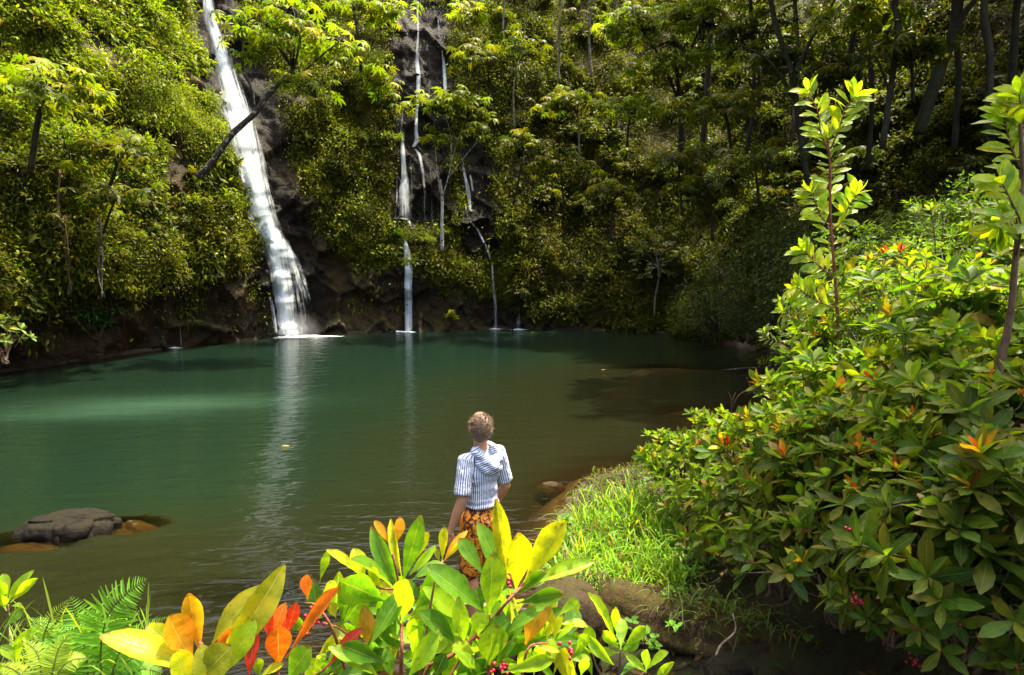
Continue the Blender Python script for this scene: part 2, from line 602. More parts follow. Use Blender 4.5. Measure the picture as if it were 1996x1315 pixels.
# ---- ground: bed of the pool and the near banks in one sheet
poly = np.array([(a, b) for a, b, _ in WALL[:15]] + NEAR)
poly_near = densify(np.array(NEAR + [NEAR[-1]])[:, :2], 0.25)
gx = np.arange(-20, 18.01, 0.14)
gy = np.arange(-7, 31.01, 0.14)
GX, GY = np.meshgrid(gx, gy, indexing="ij")
Q2 = np.stack([GX.ravel(), GY.ravel()], 1)


def sdist(q, pl):
    d = np.full(len(q), 1e9)
    ins = np.zeros(len(q), bool)
    k = len(pl)
    for a in range(k):
        p0, p1 = pl[a], pl[(a + 1) % k]
        e = p1 - p0
        t = np.clip(((q - p0) @ e) / max(e @ e, 1e-9), 0, 1)
        d = np.minimum(d, np.linalg.norm(q - (p0 + t[:, None] * e), axis=1))
        c = ((p0[1] > q[:, 1]) != (p1[1] > q[:, 1]))
        with np.errstate(divide="ignore", invalid="ignore"):
            xx = p0[0] + (q[:, 1] - p0[1]) * e[0] / (e[1] if abs(e[1]) > 1e-9 else 1e-9)
        ins ^= c & (q[:, 0] < xx)
    return np.where(ins, d, -d)


SD = sdist(Q2, poly)
q3 = np.hstack([Q2, np.zeros((len(Q2), 1))])
rough = fbm(q3, 1.6, 4, 71)
# depth: deep and green towards the left and the far wall, a brown shoal in the middle right
deep = 0.75 + 2.4 * smooth01(-Q2[:, 0] + 0.35 * (Q2[:, 1] - 10) + 2.2 * fbm(q3, 6, 2, 75), -2.5, 7.0)
deep = deep + 1.5 * smooth01(Q2[:, 1], 16, 22) - 1.5 * np.exp(-(((Q2[:, 0] - 5.0) / 2.0) ** 2 + ((Q2[:, 1] - 17.7) / 0.6) ** 2))  # shoal raised to stand in for a patch of sunlight on the shallows
deep = deep * (0.32 + 0.68 * smooth01(Q2[:, 1] + .8 * fbm(q3, 2.0, 2, 79), 4.6, 8.2))
deep = np.maximum(deep, 0.12)
bed = -deep * smooth01(SD, 0.0, 1.5) + 0.10 * rough * smooth01(SD, 0, 1)
land = -SD
# banks: low shingle at the near shore climbing to the path under the camera; steeper on the right
right = smooth01(Q2[:, 0] - 0.35 * (Q2[:, 1] - 4), 0.6, 3.0)
up_near = 0.04 + 0.22 * land + 0.10 * rough
up_right = 0.10 + 0.58 * land + 0.20 * rough
top = np.where(SD > 0, bed, (1 - right) * up_near + right * up_right)
top = np.minimum(top, 1.35 + 1.7 * right)
mound = 1.45 * smooth01(-Q2[:, 1], -2.75, -2.0) * (1 - smooth01(np.abs(Q2[:, 0]), 2.6, 4.5))
top = np.maximum(top, np.where(SD < 0.2, mound, -9))
top = np.where((np.abs(Q2[:, 0]) < 3) & (Q2[:, 1] < 3), np.minimum(top, 1.5), top)
GZ = top


def ground_z(x, y):
    i = int(np.clip(round((x - gx[0]) / 0.14), 0, len(gx) - 1))
    j = int(np.clip(round((y - gy[0]) / 0.14), 0, len(gy) - 1))
    return float(GZ[i * len(gy) + j])


def grid_faces(a, b):
    i, j = np.meshgrid(np.arange(a - 1), np.arange(b - 1), indexing="ij")
    return np.stack([i * b + j, (i + 1) * b + j, (i + 1) * b + j + 1, i * b + j + 1], -1).reshape(-1, 4)


M_SOIL = rock_mat("bank soil", (0.005, 0.0035, 0.002), (0.020, 0.013, 0.006), (0.022, 0.013, 0.005), (0.018, 0.024, 0.003), 0.75, 2.2, 0.85, None, False)
M_BED, nt, out = new_mat("pool bed")
geo = N(nt, "ShaderNodeNewGeometry")
n = noise_n(nt, geo.outputs["Position"], 0.8, 6, 0.6)
r = ramp(nt, [(0.3, (0.012, 0.0075, 0.003)), (0.55, (0.030, 0.018, 0.006)), (0.75, (0.055, 0.033, 0.011))])
nt.links.new(n.outputs[0], r.inputs[0])
pr = N(nt, "ShaderNodeBsdfPrincipled", i_Roughness=0.9)
nt.links.new(r.outputs[0], pr.inputs["Base Color"])
nt.links.new(pr.outputs[0], out.inputs[0])

Q = grid_faces(len(gx), len(gy))
wet = (SD[Q].max(1) > -0.1)
g = Geo()
g.add(np.hstack([Q2, GZ[:, None]]), Q[wet])
tag(g.build("pool_bed", M_BED), "brown stony bed under the pool water", None, None, "structure")
g = Geo()
g.add(np.hstack([Q2, GZ[:, None]]), Q[~wet])
tag(g.build("ground", M_SOIL), "dark soil of the near banks", None, None, "structure")
# land beyond, out to the horizon, under and behind everything
far = np.array([(-160, -160, -2.4), (160, -160, -2.4), (160, 160, -2.4), (-160, 160, -2.4)], float)
g = Geo()
g.add(far, [(0, 1, 2, 3)])
tag(g.build("land", M_SOIL), "land reaching to the horizon", None, None, "structure")


# ================================================================== PLANTS
M_LEAF = leaf_mat("wall leaves", 0.5, 0.42, spec=0.12, tmul=(1.25, 1.5, 0.4))
M_LEAFG = leaf_mat("glossy bank leaves", 0.42, 0.5, True, 0.3, spec=0.14, vary=0.2, tmul=(1.3, 1.5, 0.4))
M_BIG = leaf_mat("broad leaves", 0.36, 0.6, veins=True, spec=0.3, vary=0.1, tmul=(1.8, 1.7, 0.35))
M_FERN = leaf_mat("fern leaf", 0.5, 0.55, spec=0.3, vary=0.1)
M_BARK = bark_mat("dark bark", (0.008, 0.006, 0.003), (0.032, 0.021, 0.011), 16, moss=(0.03, 0.035, 0.008))
M_PALE = bark_mat("pale bark", (0.09, 0.072, 0.045), (0.28, 0.24, 0.17), 10, spots=(0.06, 0.045, 0.03))
M_SPOT = bark_mat("lichen spotted bark", (0.02, 0.014, 0.01), (0.06, 0.045, 0.032), 16, spots=(0.30, 0.28, 0.23))
M_TWIG = bark_mat("brown twig", (0.05, 0.028, 0.014), (0.17, 0.10, 0.05), 30)
M_REDTWIG = bark_mat("reddish twig", (0.14, 0.035, 0.02), (0.32, 0.10, 0.05), 40)
M_BERRY = plain_mat("red berries", (0.35, 0.012, 0.03), 0.25, 0.25, 60)

T_DIA = diamond_tpl()
T_SLIM = diamond_tpl(0.28, 0.45, 0.25)
T_PALM = palm_tpl()
T_LEAF = leaf_tpl(4, 0.36, 0.6)
T_LEAF3 = leaf_tpl(3, 0.34, 0.58)
T_FINE = leaf_tpl(8, 0.40, 0.62, 0.12, 0.22)

OLIVE = [(3, (0.105, 0.102, 0.005)), (3, (0.075, 0.083, 0.005)), (2, (0.15, 0.138, 0.006)), (1, (0.040, 0.060, 0.007)), (0.25, (0.13, 0.085, 0.015))]
LIME = [(3, (0.18, 0.20, 0.009)), (3, (0.13, 0.165, 0.008)), (2, (0.25, 0.25, 0.010)), (1, (0.08, 0.11, 0.010))]
DEEP = [(3, (0.058, 0.070, 0.006)), (2, (0.076, 0.082, 0.005)), (1.5, (0.105, 0.102, 0.005)), (1, (0.032, 0.052, 0.009)), (0.15, (0.10, 0.07, 0.015))]
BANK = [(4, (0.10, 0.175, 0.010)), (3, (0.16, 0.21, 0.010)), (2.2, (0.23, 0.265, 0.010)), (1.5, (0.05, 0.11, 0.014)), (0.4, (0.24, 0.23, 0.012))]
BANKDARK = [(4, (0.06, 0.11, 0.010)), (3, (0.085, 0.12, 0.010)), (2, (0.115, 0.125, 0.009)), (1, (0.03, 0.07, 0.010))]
YOUNG = [(2, (0.42, 0.36, 0.012)), (2, (0.50, 0.22, 0.015)), (1, (0.55, 0.10, 0.02)), (1, (0.45, 0.03, 0.02))]

MAIN = [(402, -25, 13), (412, 40, 16), (428, 90, 19), (440, 140, 23), (456, 190, 29), (468, 235, 35), (478, 280, 37), (487, 330, 37),
        (500, 380, 38), (513, 430, 36), (530, 468, 33), (541, 500, 35), (550, 545, 37), (560, 600, 40), (563, 652, 44)]
MP = np.array(MAIN, float)


def fall_gap(px, py):
    """horizontal pixel distance to the centre line of the main fall"""
    return px - np.interp(py, MP[:, 1], MP[:, 0])


BX = [-400, 0, 100, 200, 340, 480, 520, 600, 700, 780, 860, 950, 1000, 1100, 1300, 1500, 2400]
BY = [600, 615, 590, 560, 540, 490, 455, 470, 510, 500, 560, 570, 590, 625, 660, 720, 760]


def cover_prob(p):
    px, py = PX(p)
    d = fall_gap(px, py)
    pr = 1 - smooth01(py - np.interp(px, BX, BY) + 30 * fbm(p, 1.3, 3, 55), -25, 25)
    fall = smooth01(d, -(np.interp(py, [0, 250, 480, 660], [62, 46, 40, 30])), -(np.interp(py, [0, 250, 480, 660], [50, 34, 30, 20]))) \
        * (1 - smooth01(d, np.interp(py, [0, 150, 300, 480, 650], [62, 80, 80, 110, 110]) - 12, np.interp(py, [0, 150, 300, 480, 650], [75, 105, 110, 150, 160]) + 10))
    fall = np.where(py < 665, fall, 0)
    wet1 = smooth01(px + 14 * fbm(p, .8, 2, 93), 748, 768) * (1 - smooth01(px + 14 * fbm(p, .8, 2, 93), 868, 896)) * (1 - smooth01(py, 438, 462)) * smooth01(py, -50, 30)
    wet2 = smooth01(px, 886, 905) * (1 - smooth01(px, 958 + (py - 380) * 0.12, 978 + (py - 380) * 0.12)) * smooth01(py, 240, 290) * (1 - smooth01(py, 480, 560))
    patch = 0.75 + 0.25 * smooth01(fbm(p, 1.1, 3, 66), -0.25, 0.1)
    hole = smooth01(fbm(p, 1.5, 2, 67), -0.34, -0.14)
    patch = np.where(px > 600, patch, hole)
    k = np.clip(fall + 0.995 * wet1 + 0.99 * wet2, 0, 1)
    low_ = 0.05 * smooth01(fbm(p, .7, 3, 69), -.05, .25) * smooth01(p[:, 2], .3, .9)
    return np.maximum(pr, low_) * (1 - k) * patch


cell = 0.25 * (CVG[:-1, :-1] + CVG[1:, :-1] + CVG[1:, 1:] + CVG[:-1, 1:]).reshape(-1, 3)
e1 = (CVG[1:, :-1] - CVG[:-1, :-1]).reshape(-1, 3)
e2 = (CVG[:-1, 1:] - CVG[:-1, :-1]).reshape(-1, 3)
cn = np.cross(e1, e2)
area = np.linalg.norm(cn, axis=1)
onc = np.repeat(np.hstack([outw, np.zeros((nw, 1))])[:-1, None], nh - 1, 1).reshape(-1, 3)
cn = unit(cn)
cn = np.where(((cn * onc).sum(1) > 0)[:, None], -cn, cn)          # towards the pool
cx, cy = PX(cell)
inview = (cx > -160) & (cx < 2160) & (cy > -170) & (cell[:, 2] > 0.05) & (cell[:, 1] > 3)
cp = np.zeros(len(cell))
cp[inview] = cover_prob(cell[inview])


def cover(name, label, sel, nclump, pal_fn, rng, size=(0.06, 0.18), per=95, rad=(0.22, 0.7), slim=0.4):
    w = area * cp * sel
    idx = rng.choice(len(cell), nclump, p=w / w.sum())
    P0, N0 = cell[idx], unit(cn[idx] + 0.35 * rng.standard_normal((nclump, 3)) + np.array([0, 0, 0.35]))
    R = rad[0] + (rad[1] - rad[0]) * rng.random(nclump) ** 2.2
    k = np.maximum((per * (R / 0.45) ** 1.6).astype(int), 10)
    own = np.repeat(np.arange(nclump), k)
    m = len(own)
    d = rand_dirs(m, rng)
    nn = N0[own]
    dn = (d * nn).sum(1)
    d = np.where((dn < -0.15)[:, None], d - 2 * dn[:, None] * nn, d)
    shell = rng.random(m) ** 0.6 * rng.choice([1.0, 1.0, 1.35], m)
    st = rng.uniform(.7, 1.9, nclump)[own]
    pos = P0[own] + d * (R[own] * shell)[:, None] * np.stack([1 / st ** .4, 1 / st ** .4, st], 1)
    C = pal_fn(P0, rng)[own]
    # a loose coat of small leaves over everything between the clumps
    n2 = nclump * 75
    i2 = rng.choice(len(cell), n2, p=w / w.sum())
    p2 = cell[i2] + 0.12 * rng.standard_normal((n2, 3)) + cn[i2] * (np.clip(.28 + .5 * fbm(cell[i2], .8, 3, 63), 0, .7) * rng.random(n2) ** .5)[:, None]
    pos = np.vstack([pos, p2])
    d = np.vstack([d, unit(cn[i2] + .6 * rng.standard_normal((n2, 3)))])
    C = np.vstack([C, pal_fn(p2, rng)])
    m += n2
    ax = unit(d * 0.6 + np.array([0, 0, -0.6]) + 0.6 * rng.standard_normal((m, 3)))
    nr = unit(d * 0.5 + np.array([0, 0, 0.75]) + 0.5 * rng.standard_normal((m, 3)))
    s = size[0] + (size[1] - size[0]) * rng.random(m) ** 1.6
    C = jitter(C, m, rng, 0.17)
    s = s * np.clip(1.08 + 1.6 * fbm(pos, 1.0, 2, 64), .5, 2.5)
    g = Geo()
    sl = rng.random(m) < slim
    for tpl, q in ((T_DIA, ~sl), (T_SLIM, sl)):
        g.inst(tpl, frames(ax[q], nr[q], s[q] * (1.3 if tpl is T_SLIM else 1)), pos[q], C[q])
    # larger fronds and umbrella leaves among the small ones, and loose hanging stems
    nu = nclump // 6
    iu = rng.choice(nclump, nu)
    pu = P0[iu] + N0[iu] * (R[iu] * rng.uniform(.7, 1.15, nu))[:, None]
    umbrellas(g, pu, rng, (.12, .22), [(1, c) for c in C[:60]], .5, N0[iu])
    nv = nclump // 4
    for q in rng.choice(nclump, nv):
        a0 = P0[q] + N0[q] * R[q] * .9
        ln = rng.uniform(.4, 1.6)
        g.tube(curve_pts(a0, a0 + np.array([rng.normal(0, .15), rng.normal(0, .1), -ln]), 5, 0, .12, rng), rng.uniform(.004, .009), 3, np.array((.10, .075, .04)) * rng.uniform(.4, 1.6), cap=False)
    o = g.build(name, M_LEAF)
    return tag(o, label, None, None, "stuff")


def patchwork(p, pal, rng, scale, seed, spread=.16):
    """colours that go together in patches, as one kind of plant gives way to another"""
    w = np.cumsum([q[0] for q in pal]) / sum(q[0] for q in pal)
    v = np.clip(.5 + .95 * fbm(p, scale, 3, seed) + spread * rng.standard_normal(len(p)), 0, .999)
    return np.array([q[1] for q in pal])[np.searchsorted(w, v)]


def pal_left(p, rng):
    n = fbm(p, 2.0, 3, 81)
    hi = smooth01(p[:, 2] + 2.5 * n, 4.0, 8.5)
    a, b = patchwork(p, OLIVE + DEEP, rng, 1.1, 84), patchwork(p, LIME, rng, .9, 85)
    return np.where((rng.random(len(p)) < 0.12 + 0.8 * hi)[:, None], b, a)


def pal_mid(p, rng):
    n = fbm(p, 1.8, 3, 82)
    a, b = patchwork(p, OLIVE + DEEP[:2], rng, 1.0, 86), patchwork(p, LIME, rng, .8, 87)
    return np.where((rng.random(len(p)) < 0.22 + 0.9 * n)[:, None], b, a)


def pal_right(p, rng):
    n = fbm(p, 2.5, 3, 83)
    a, b = patchwork(p, DEEP, rng, 1.2, 88), patchwork(p, OLIVE, rng, 1.0, 89)
    return np.where((rng.random(len(p)) < 0.45 + 0.9 * n)[:, None], b, a)


# ---------------------------------------------------------------- generic makers (world-space points, then placed at their base)
def curve_pts(a, b, n=8, sag=0.0, wob=0.0, rng=RNG, bow=None):
    a, b = np.asarray(a, float), np.asarray(b, float)
    t = np.linspace(0, 1, n)[:, None]
    p = a + (b - a) * t
    k = np.sin(np.pi * t)
    p = p + k * np.array([0, 0, -sag])
    if bow is not None:
        p = p + k * np.asarray(bow)
    if wob:
        p = p + k * np.cumsum(rng.standard_normal((n, 3)), axis=0) * wob / math.sqrt(n)
    return p


def poly_pts(pts, n=24):
    """smooth line through points (Catmull-Rom)"""
    p = np.asarray(pts, float)
    q = np.vstack([2 * p[0] - p[1], p, 2 * p[-1] - p[-2]])
    out = []
    m = len(p) - 1
    for s in np.linspace(0, m - 1e-6, n):
        i = int(s)
        t = s - i
        a, b, c, d = q[i], q[i + 1], q[i + 2], q[i + 3]
        out.append(0.5 * ((2 * b) + (-a + c) * t + (2 * a - 5 * b + 4 * c - d) * t * t + (-a + 3 * b - 3 * c + d) * t ** 3))
    return np.array(out)


def whorl(g, pos, axis, n, Lr, rng, pal, tpl=T_LEAF, spread=(35, 85), wmul=1.0, rise=0.0):
    """a rosette of leaves round a twig's end"""
    axis = unit(axis)
    ref = np.array([0.2, 0.9, 0.3]) if abs(axis[2]) > 0.8 else np.array([0, 0, 1.0])
    u = unit(np.cross(axis, ref))
    w = np.cross(axis, u)
    k = np.arange(n)
    a = k * 2.399 + rng.uniform(0, 6.28)
    sp = np.radians(np.interp(k, [0, n - 1], [spread[1], spread[0]]) + rng.uniform(-9, 9, n))
    d = np.cos(sp)[:, None] * axis + np.sin(sp)[:, None] * (np.cos(a)[:, None] * u + np.sin(a)[:, None] * w)
    nr = unit(axis * 1.0 - d * 0.2 + 0.3 * rng.standard_normal((n, 3)))
    s = rng.uniform(Lr[0], Lr[1], n) * np.interp(k, [0, n - 1], [1.0, 0.72])
    M = frames(d, nr, s)
    M[:, :, 1] *= wmul
    p = pos - axis * (0.03 * (n - k) / n)[:, None] * 1.0
    g.inst(tpl, M, p, jitter(pick(pal, n, rng), n, rng, 0.18))


def berry_bunch(g, pos, r, n, rng, size=0.006):
    u = np.linspace(0, np.pi, 6)
    v = np.linspace(0, 2 * np.pi, 8, endpoint=False)
    V = np.array([(math.sin(a) * math.cos(b), math.sin(a) * math.sin(b), math.cos(a)) for a in u for b in v])
    Q = np.array([(i * 8 + j, i * 8 + (j + 1) % 8, (i + 1) * 8 + (j + 1) % 8, (i + 1) * 8 + j) for i in range(5) for j in range(8)])
    for _ in range(n):
        g.add(V * size * rng.uniform(0.8, 1.2) + pos + rng.standard_normal(3) * r * np.array([1, 1, 0.6]), Q)


def whorl_shrub(name, R, H, ntip, Lr, pal, young, rng, mat=M_LEAFG, nl=9, berries=0, flat=0.8, low=-0.35, twig=None):
    """rounded shrub at the origin (the crown's middle at H): stems, leaf rosettes at the twig ends, perhaps young leaves and berries"""
    root = thing(name, "-", "shrub")
    gl, gs, gy = Geo(), Geo(), Geo()
    d = rand_dirs(ntip * 3, rng)
    d = d[d[:, 2] > low][:ntip]
    lump = 1 + 0.5 * vnoise(d * 2.1 + 5 * rng.random(), 3)
    rad = R * lump * rng.uniform(0.4, 1.2, len(d)) ** 0.8
    tips = d * rad[:, None] * np.array([1, 1, flat]) + np.array([0, 0, H])
    hubs = rand_dirs(7, rng) * R * 0.35 * np.array([1, 1, 0.5]) + np.array([0, 0, H * 0.72])
    for h in hubs:
        gs.tube(curve_pts((rng.normal(0, .05), rng.normal(0, .05), -0.1), h, 7, 0, 0.12, rng), np.linspace(0.022, 0.012, 7) * (0.6 + R), 6)
    yi = set(rng.choice(len(d), int(young * len(d)), replace=False)) if young else set()
    for i, t in enumerate(tips):
        h = hubs[np.argmin(((hubs - t) ** 2).sum(1))]
        gs.tube(curve_pts(h, t, 6, 0.12 * R, 0.1, rng), np.linspace(0.010, 0.0035, 6) * (0.6 + R * 0.6), 5, cap=False)
        ax = unit(d[i] * 0.75 + np.array([0, 0, 0.5]) + 0.2 * rng.standard_normal(3))
        whorl(gl, t, ax, nl + rng.integers(-2, 3), Lr, rng, pal, T_LEAF3 if Lr[1] < 0.11 else T_LEAF)
        if i in yi:
            whorl(gy, t + ax * 0.01, ax, 4, (Lr[0] * 0.7, Lr[1] * 0.8), rng, YOUNG, T_LEAF3, (12, 40))
    gl.build("foliage", mat, root)
    gs.build("stem", twig or M_TWIG, root)
    if yi:
        tag(gy.build("young_leaves", mat, root), "orange and red young leaves")
    if berries:
        low_t = tips[np.argsort(tips[:, 2] + 0.2 * rng.standard_normal(len(tips)))][: berries * 2]
        for t in low_t[rng.choice(len(low_t), berries, replace=False)]:
            gb = Geo()
            berry_bunch(gb, t + np.array([0, 0, -0.015]), 0.020, 14, rng, 0.0075)
            tag(gb.build("berry_bunch", M_BERRY, root), "bunch of small red berries")
    return root


def leafy_bush(name, R, nclump, per, Lr, pal, rng, mat=M_LEAF, flat=0.8, slim=0.3, H=None):
    """dense small-leaved bush at the origin, its crown's middle at H: lumps of leaves on a few stems"""
    root = thing(name, "-", "shrub")
    H = R * 0.5 if H is None else H
    gl, gs = Geo(), Geo()
    d = rand_dirs(nclump * 3, rng)
    d = d[d[:, 2] > -0.3][:nclump]
    c = d * (R * rng.uniform(0.25, 1.05, len(d)))[:, None] * np.array([1, 1, flat * rng.uniform(.8, 1.15)]) + np.array([0, 0, H])
    for q in c[:: max(1, len(c) // 9)]:
        gs.tube(curve_pts((0, 0, -0.2), q, 6, 0, 0.2 * R, rng), np.linspace(0.035, 0.01, 6) * (0.5 + R * 0.5), 5)
    own = np.repeat(np.arange(len(c)), per)
    m = len(own)
    rr = R * rng.uniform(0.14, 0.46, len(c))
    e = rand_dirs(m, rng)
    e[:, 2] = np.where(e[:, 2] < -0.4, -e[:, 2], e[:, 2])
    pos = c[own] + e * (rr[own] * rng.uniform(0.4, 1, m) ** 0.5)[:, None]
    ax = unit(e * 0.8 + np.array([0, 0, -0.25]) + 0.5 * rng.standard_normal((m, 3)))
    nr = unit(e * 0.4 + np.array([0, 0, 0.8]) + 0.4 * rng.standard_normal((m, 3)))
    s = rng.uniform(Lr[0], Lr[1], m)
    C = jitter(pick(pal, len(c), rng)[own], m, rng, 0.25)
    sl = rng.random(m) < slim
    gl.inst(T_DIA, frames(ax[~sl], nr[~sl], s[~sl]), pos[~sl], C[~sl])
    gl.inst(T_SLIM, frames(ax[sl], nr[sl], s[sl] * 1.2), pos[sl], C[sl])
    gl.build("foliage", mat, root)
    gs.build("stem", M_BARK, root)
    return root


def umbrellas(g, pts, rng, size, pal, tilt=0.35, out=None):
    n = len(pts)
    nr = unit(np.array([0, 0, 1.0]) + tilt * rng.standard_normal((n, 3)) + (0 if out is None else 0.35 * out))
    ax = unit(np.cross(nr, rand_dirs(n, rng)))
    M = frames(ax, nr, rng.uniform(size[0], size[1], n))
    g.inst(T_PALM, M, pts, jitter(pick(pal, n, rng), n, rng, 0.2))


def umbrella_tree(name, label, trunk, rad, crowns, rng, pal, bark, leaf=(0.2, 0.34), group=None, per=10, cat="tree", forks=None, tilt=0.35):
    """tree with a trunk through TRUNK points; CROWNS: (centre, (rx,ry,rz), how many twigs); each twig ends in umbrella leaves"""
    trunk = poly_pts(trunk, 18)
    basep = trunk[0]
    root = thing(name, label, cat, group=group)
    gt, gb, gl = Geo(), Geo(), Geo()
    gt.tube(trunk, np.linspace(rad[0], rad[1], len(trunk)), 9, wob=0.05)
    for f_ in forks or []:
        q = poly_pts(f_[0], 12)
        gf = Geo()
        gf.tube(q, np.linspace(f_[1], f_[2], len(q)), 6, wob=0.06)
        gf.build("branch", bark, root)
    for c, r, n in crowns:
        c = np.asarray(c, float)
        d = rand_dirs(n, rng) * rng.uniform(0.45, 1.0, (n, 1)) ** 0.6
        d[:, 2] = np.abs(d[:, 2]) * 0.9 - 0.15
        tips = c + d * np.asarray(r)
        hub = trunk[-1] if forks is None else min([poly_pts(f_[0], 8)[-1] for f_ in forks] + [trunk[-1]], key=lambda q: ((q - c) ** 2).sum())
        gb = Geo()
        for t in tips:
            gb.tube(curve_pts(hub, t, 7, -0.1, 0.15, rng), np.linspace(rad[1] * 0.55, 0.006, 7), 5, cap=False)
        k = rng.integers(max(per - 4, 2), per + 4, n)
        own = np.repeat(np.arange(n), k)
        o = rng.standard_normal((len(own), 3)) * np.array([0.38, 0.38, 0.16]) * (np.mean(leaf) / 0.27)
        gb.build("branch", M_BARK, root)
        umbrellas(gl, tips[own] + o, rng, leaf, pal, tilt, unit(d[own] + 1e-6))
    gt.build("trunk", bark, root)
    gl.build("crown", M_LEAF, root)
    place(root, basep)
    return root


def relabel(o, label, group=None, cat=None):
    o["label"] = label
    if group:
        o["group"] = group
    if cat:
        o["category"] = cat
    return o


def put(o, p, rz=0.0, s=1.0):
    o.location = p
    o.rotation_euler = (0, 0, rz)
    o.scale = (s, s, s)
    return o


r0 = np.random.default_rng(5)
gapc = fall_gap(cx, cy)
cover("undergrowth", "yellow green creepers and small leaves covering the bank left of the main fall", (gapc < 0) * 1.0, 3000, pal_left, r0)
cover("undergrowth", "olive moss ferns and small leaves clinging to the wall between the falls", ((gapc >= 0) & (cx < 1000)) * 1.0, 3600, pal_mid, r0, (0.05, 0.15), 95, (0.14, 0.5))
cover("undergrowth", "dark green undergrowth on the shaded slope right of the falls", (cx >= 1000) * 1.0, 4600, pal_right, r0, (0.06, 0.19), 85, (0.2, 0.75))



# ================================================================== TREES AND SHRUBS ROUND THE POOL
rg = np.random.default_rng(23)
M_WHITE = bark_mat("white bark", (0.26, 0.23, 0.18), (0.55, 0.52, 0.45), 10, spots=(0.08, 0.06, 0.04))

# --- the tree leaning over the main fall
D = 20.5
trunk = [P(385, 345, D), P(412, 318, D), P(452, 262, D), P(497, 220, D + .1), P(528, 178, D + .2), P(572, 135, D + .3)]
f1_ = [P(545, 168, D + .2), P(590, 140, D), P(630, 105, D - .2), P(665, 80, D - .3)]
f2_ = [P(497, 215, D + .1), P(490, 170, D), P(474, 140, D - .1), P(474, 95, D - .1), P(478, 40, D)]
f3_ = [P(572, 135, D + .3), P(545, 100, D), P(510, 70, D - .3), P(470, 50, D - .4)]
f4_ = [P(572, 135, D + .3), P(585, 70, D), P(560, 20, D)]
f5_ = [P(560, 150, D), P(590, 175, D - .4), P(615, 190, D - .6)]
umbrella_tree("leaning_tree", "dark trunked tree leaning across the main waterfall with a yellow green crown", trunk, (0.115, 0.075), [
    (P(470, 45, D - .3), (0.9, 0.8, 0.45), 6), (P(530, 85, D - .2), (0.8, 0.8, 0.4), 7), (P(590, 60, D), (0.9, 0.9, 0.5), 7),
    (P(650, 90, D - .2), (0.7, 0.6, 0.35), 8), (P(600, 165, D - .5), (0.5, 0.5, 0.4), 7), (P(560, 20, D), (0.9, 0.8, 0.4), 8), (P(480, 100, D - .4), (0.35, .4, .25), 4)],
    rg, LIME, M_SPOT, (0.24, 0.36), per=5, forks=[(f1_, .05, .02), (f2_, .05, .025), (f3_, .045, .02), (f4_, .045, .02), (f5_, .04, .02)], tilt=0.4)

# --- slender pale tree between the thin falls
D = 26.3
tb = hit(862, 488)[0]
D = min(tb[1] - 0.5, 26.4)
trunk = [P(862, 488, D), P(861, 440, D), P(862, 392, D), P(858, 350, D - .2)]
fk = [([P(862, 392, D), P(854, 350, D - .1), P(850, 310, D - .2), P(846, 240, D - .4)], .035, .015),
      ([P(860, 388, D), P(872, 352, D - .2), P(884, 300, D - .4), P(905, 235, D - .5)], .035, .015),
      ([P(875, 345, D - .2), P(900, 312, D - .5), P(935, 270, D - .7)], .022, .01),
      ([P(858, 350, D - .2), P(835, 310, D - .4), P(815, 285, D - .5)], .018, .008),
      ([P(880, 310, D - .4), P(878, 260, D - .5), P(868, 225, D - .5)], .02, .01)]
umbrella_tree("slender_tree", "slender forked tree with white bark and a flat crown between the thin falls", trunk, (0.085, 0.045), [
    (P(845, 208, D - .5), (1.15, 0.8, 0.4), 13), (P(905, 205, D - .6), (1.0, 0.8, 0.4), 12), (P(935, 250, D - .8), (0.4, 0.4, 0.3), 4), (P(855, 262, D - .6), (0.35, .3, .2), 3)],
    rg, LIME, M_WHITE, (0.24, 0.40), per=5, forks=fk, tilt=0.3)

# --- small tree with round leaves by the far shore
tb = hit(1276, 614)[0]
D = tb[1] - .3
gt = thing("small_tree", "small tree with large round leaves standing at the far shore under the slope", "tree")
ga, gl_ = Geo(), Geo()
ga.tube(poly_pts([P(1275, 618, D), P(1277, 580, D), P(1284, 540, D), P(1280, 495, D), P(1276, 460, D)], 16), np.linspace(.05, .02, 16), 7, wob=.06)
for (x, y) in ((1245, 470), (1300, 470), (1240, 500), (1312, 505), (1258, 530), (1300, 535), (1270, 455)):
    ga.tube(curve_pts(P(1281, 520, D), P(x, y, D - .2), 6, 0, .05, rg), np.linspace(.018, .006, 6), 5, cap=False)
    for _ in range(7):
        whorl(gl_, P(x + rg.normal(0, 11), y + rg.normal(0, 9), D - .2 + rg.normal(0, .2)), (0, -.2, 1), 4, (.2, .3), rg, [(1, (.06, .09, .02)), (1, (.09, .11, .02))], leaf_tpl(3, 0.85, .5), (70, 100))
ga.build("trunk", M_PALE, gt)
gl_.build("crown", M_LEAF, gt)
place(gt, P(1275, 618, D))

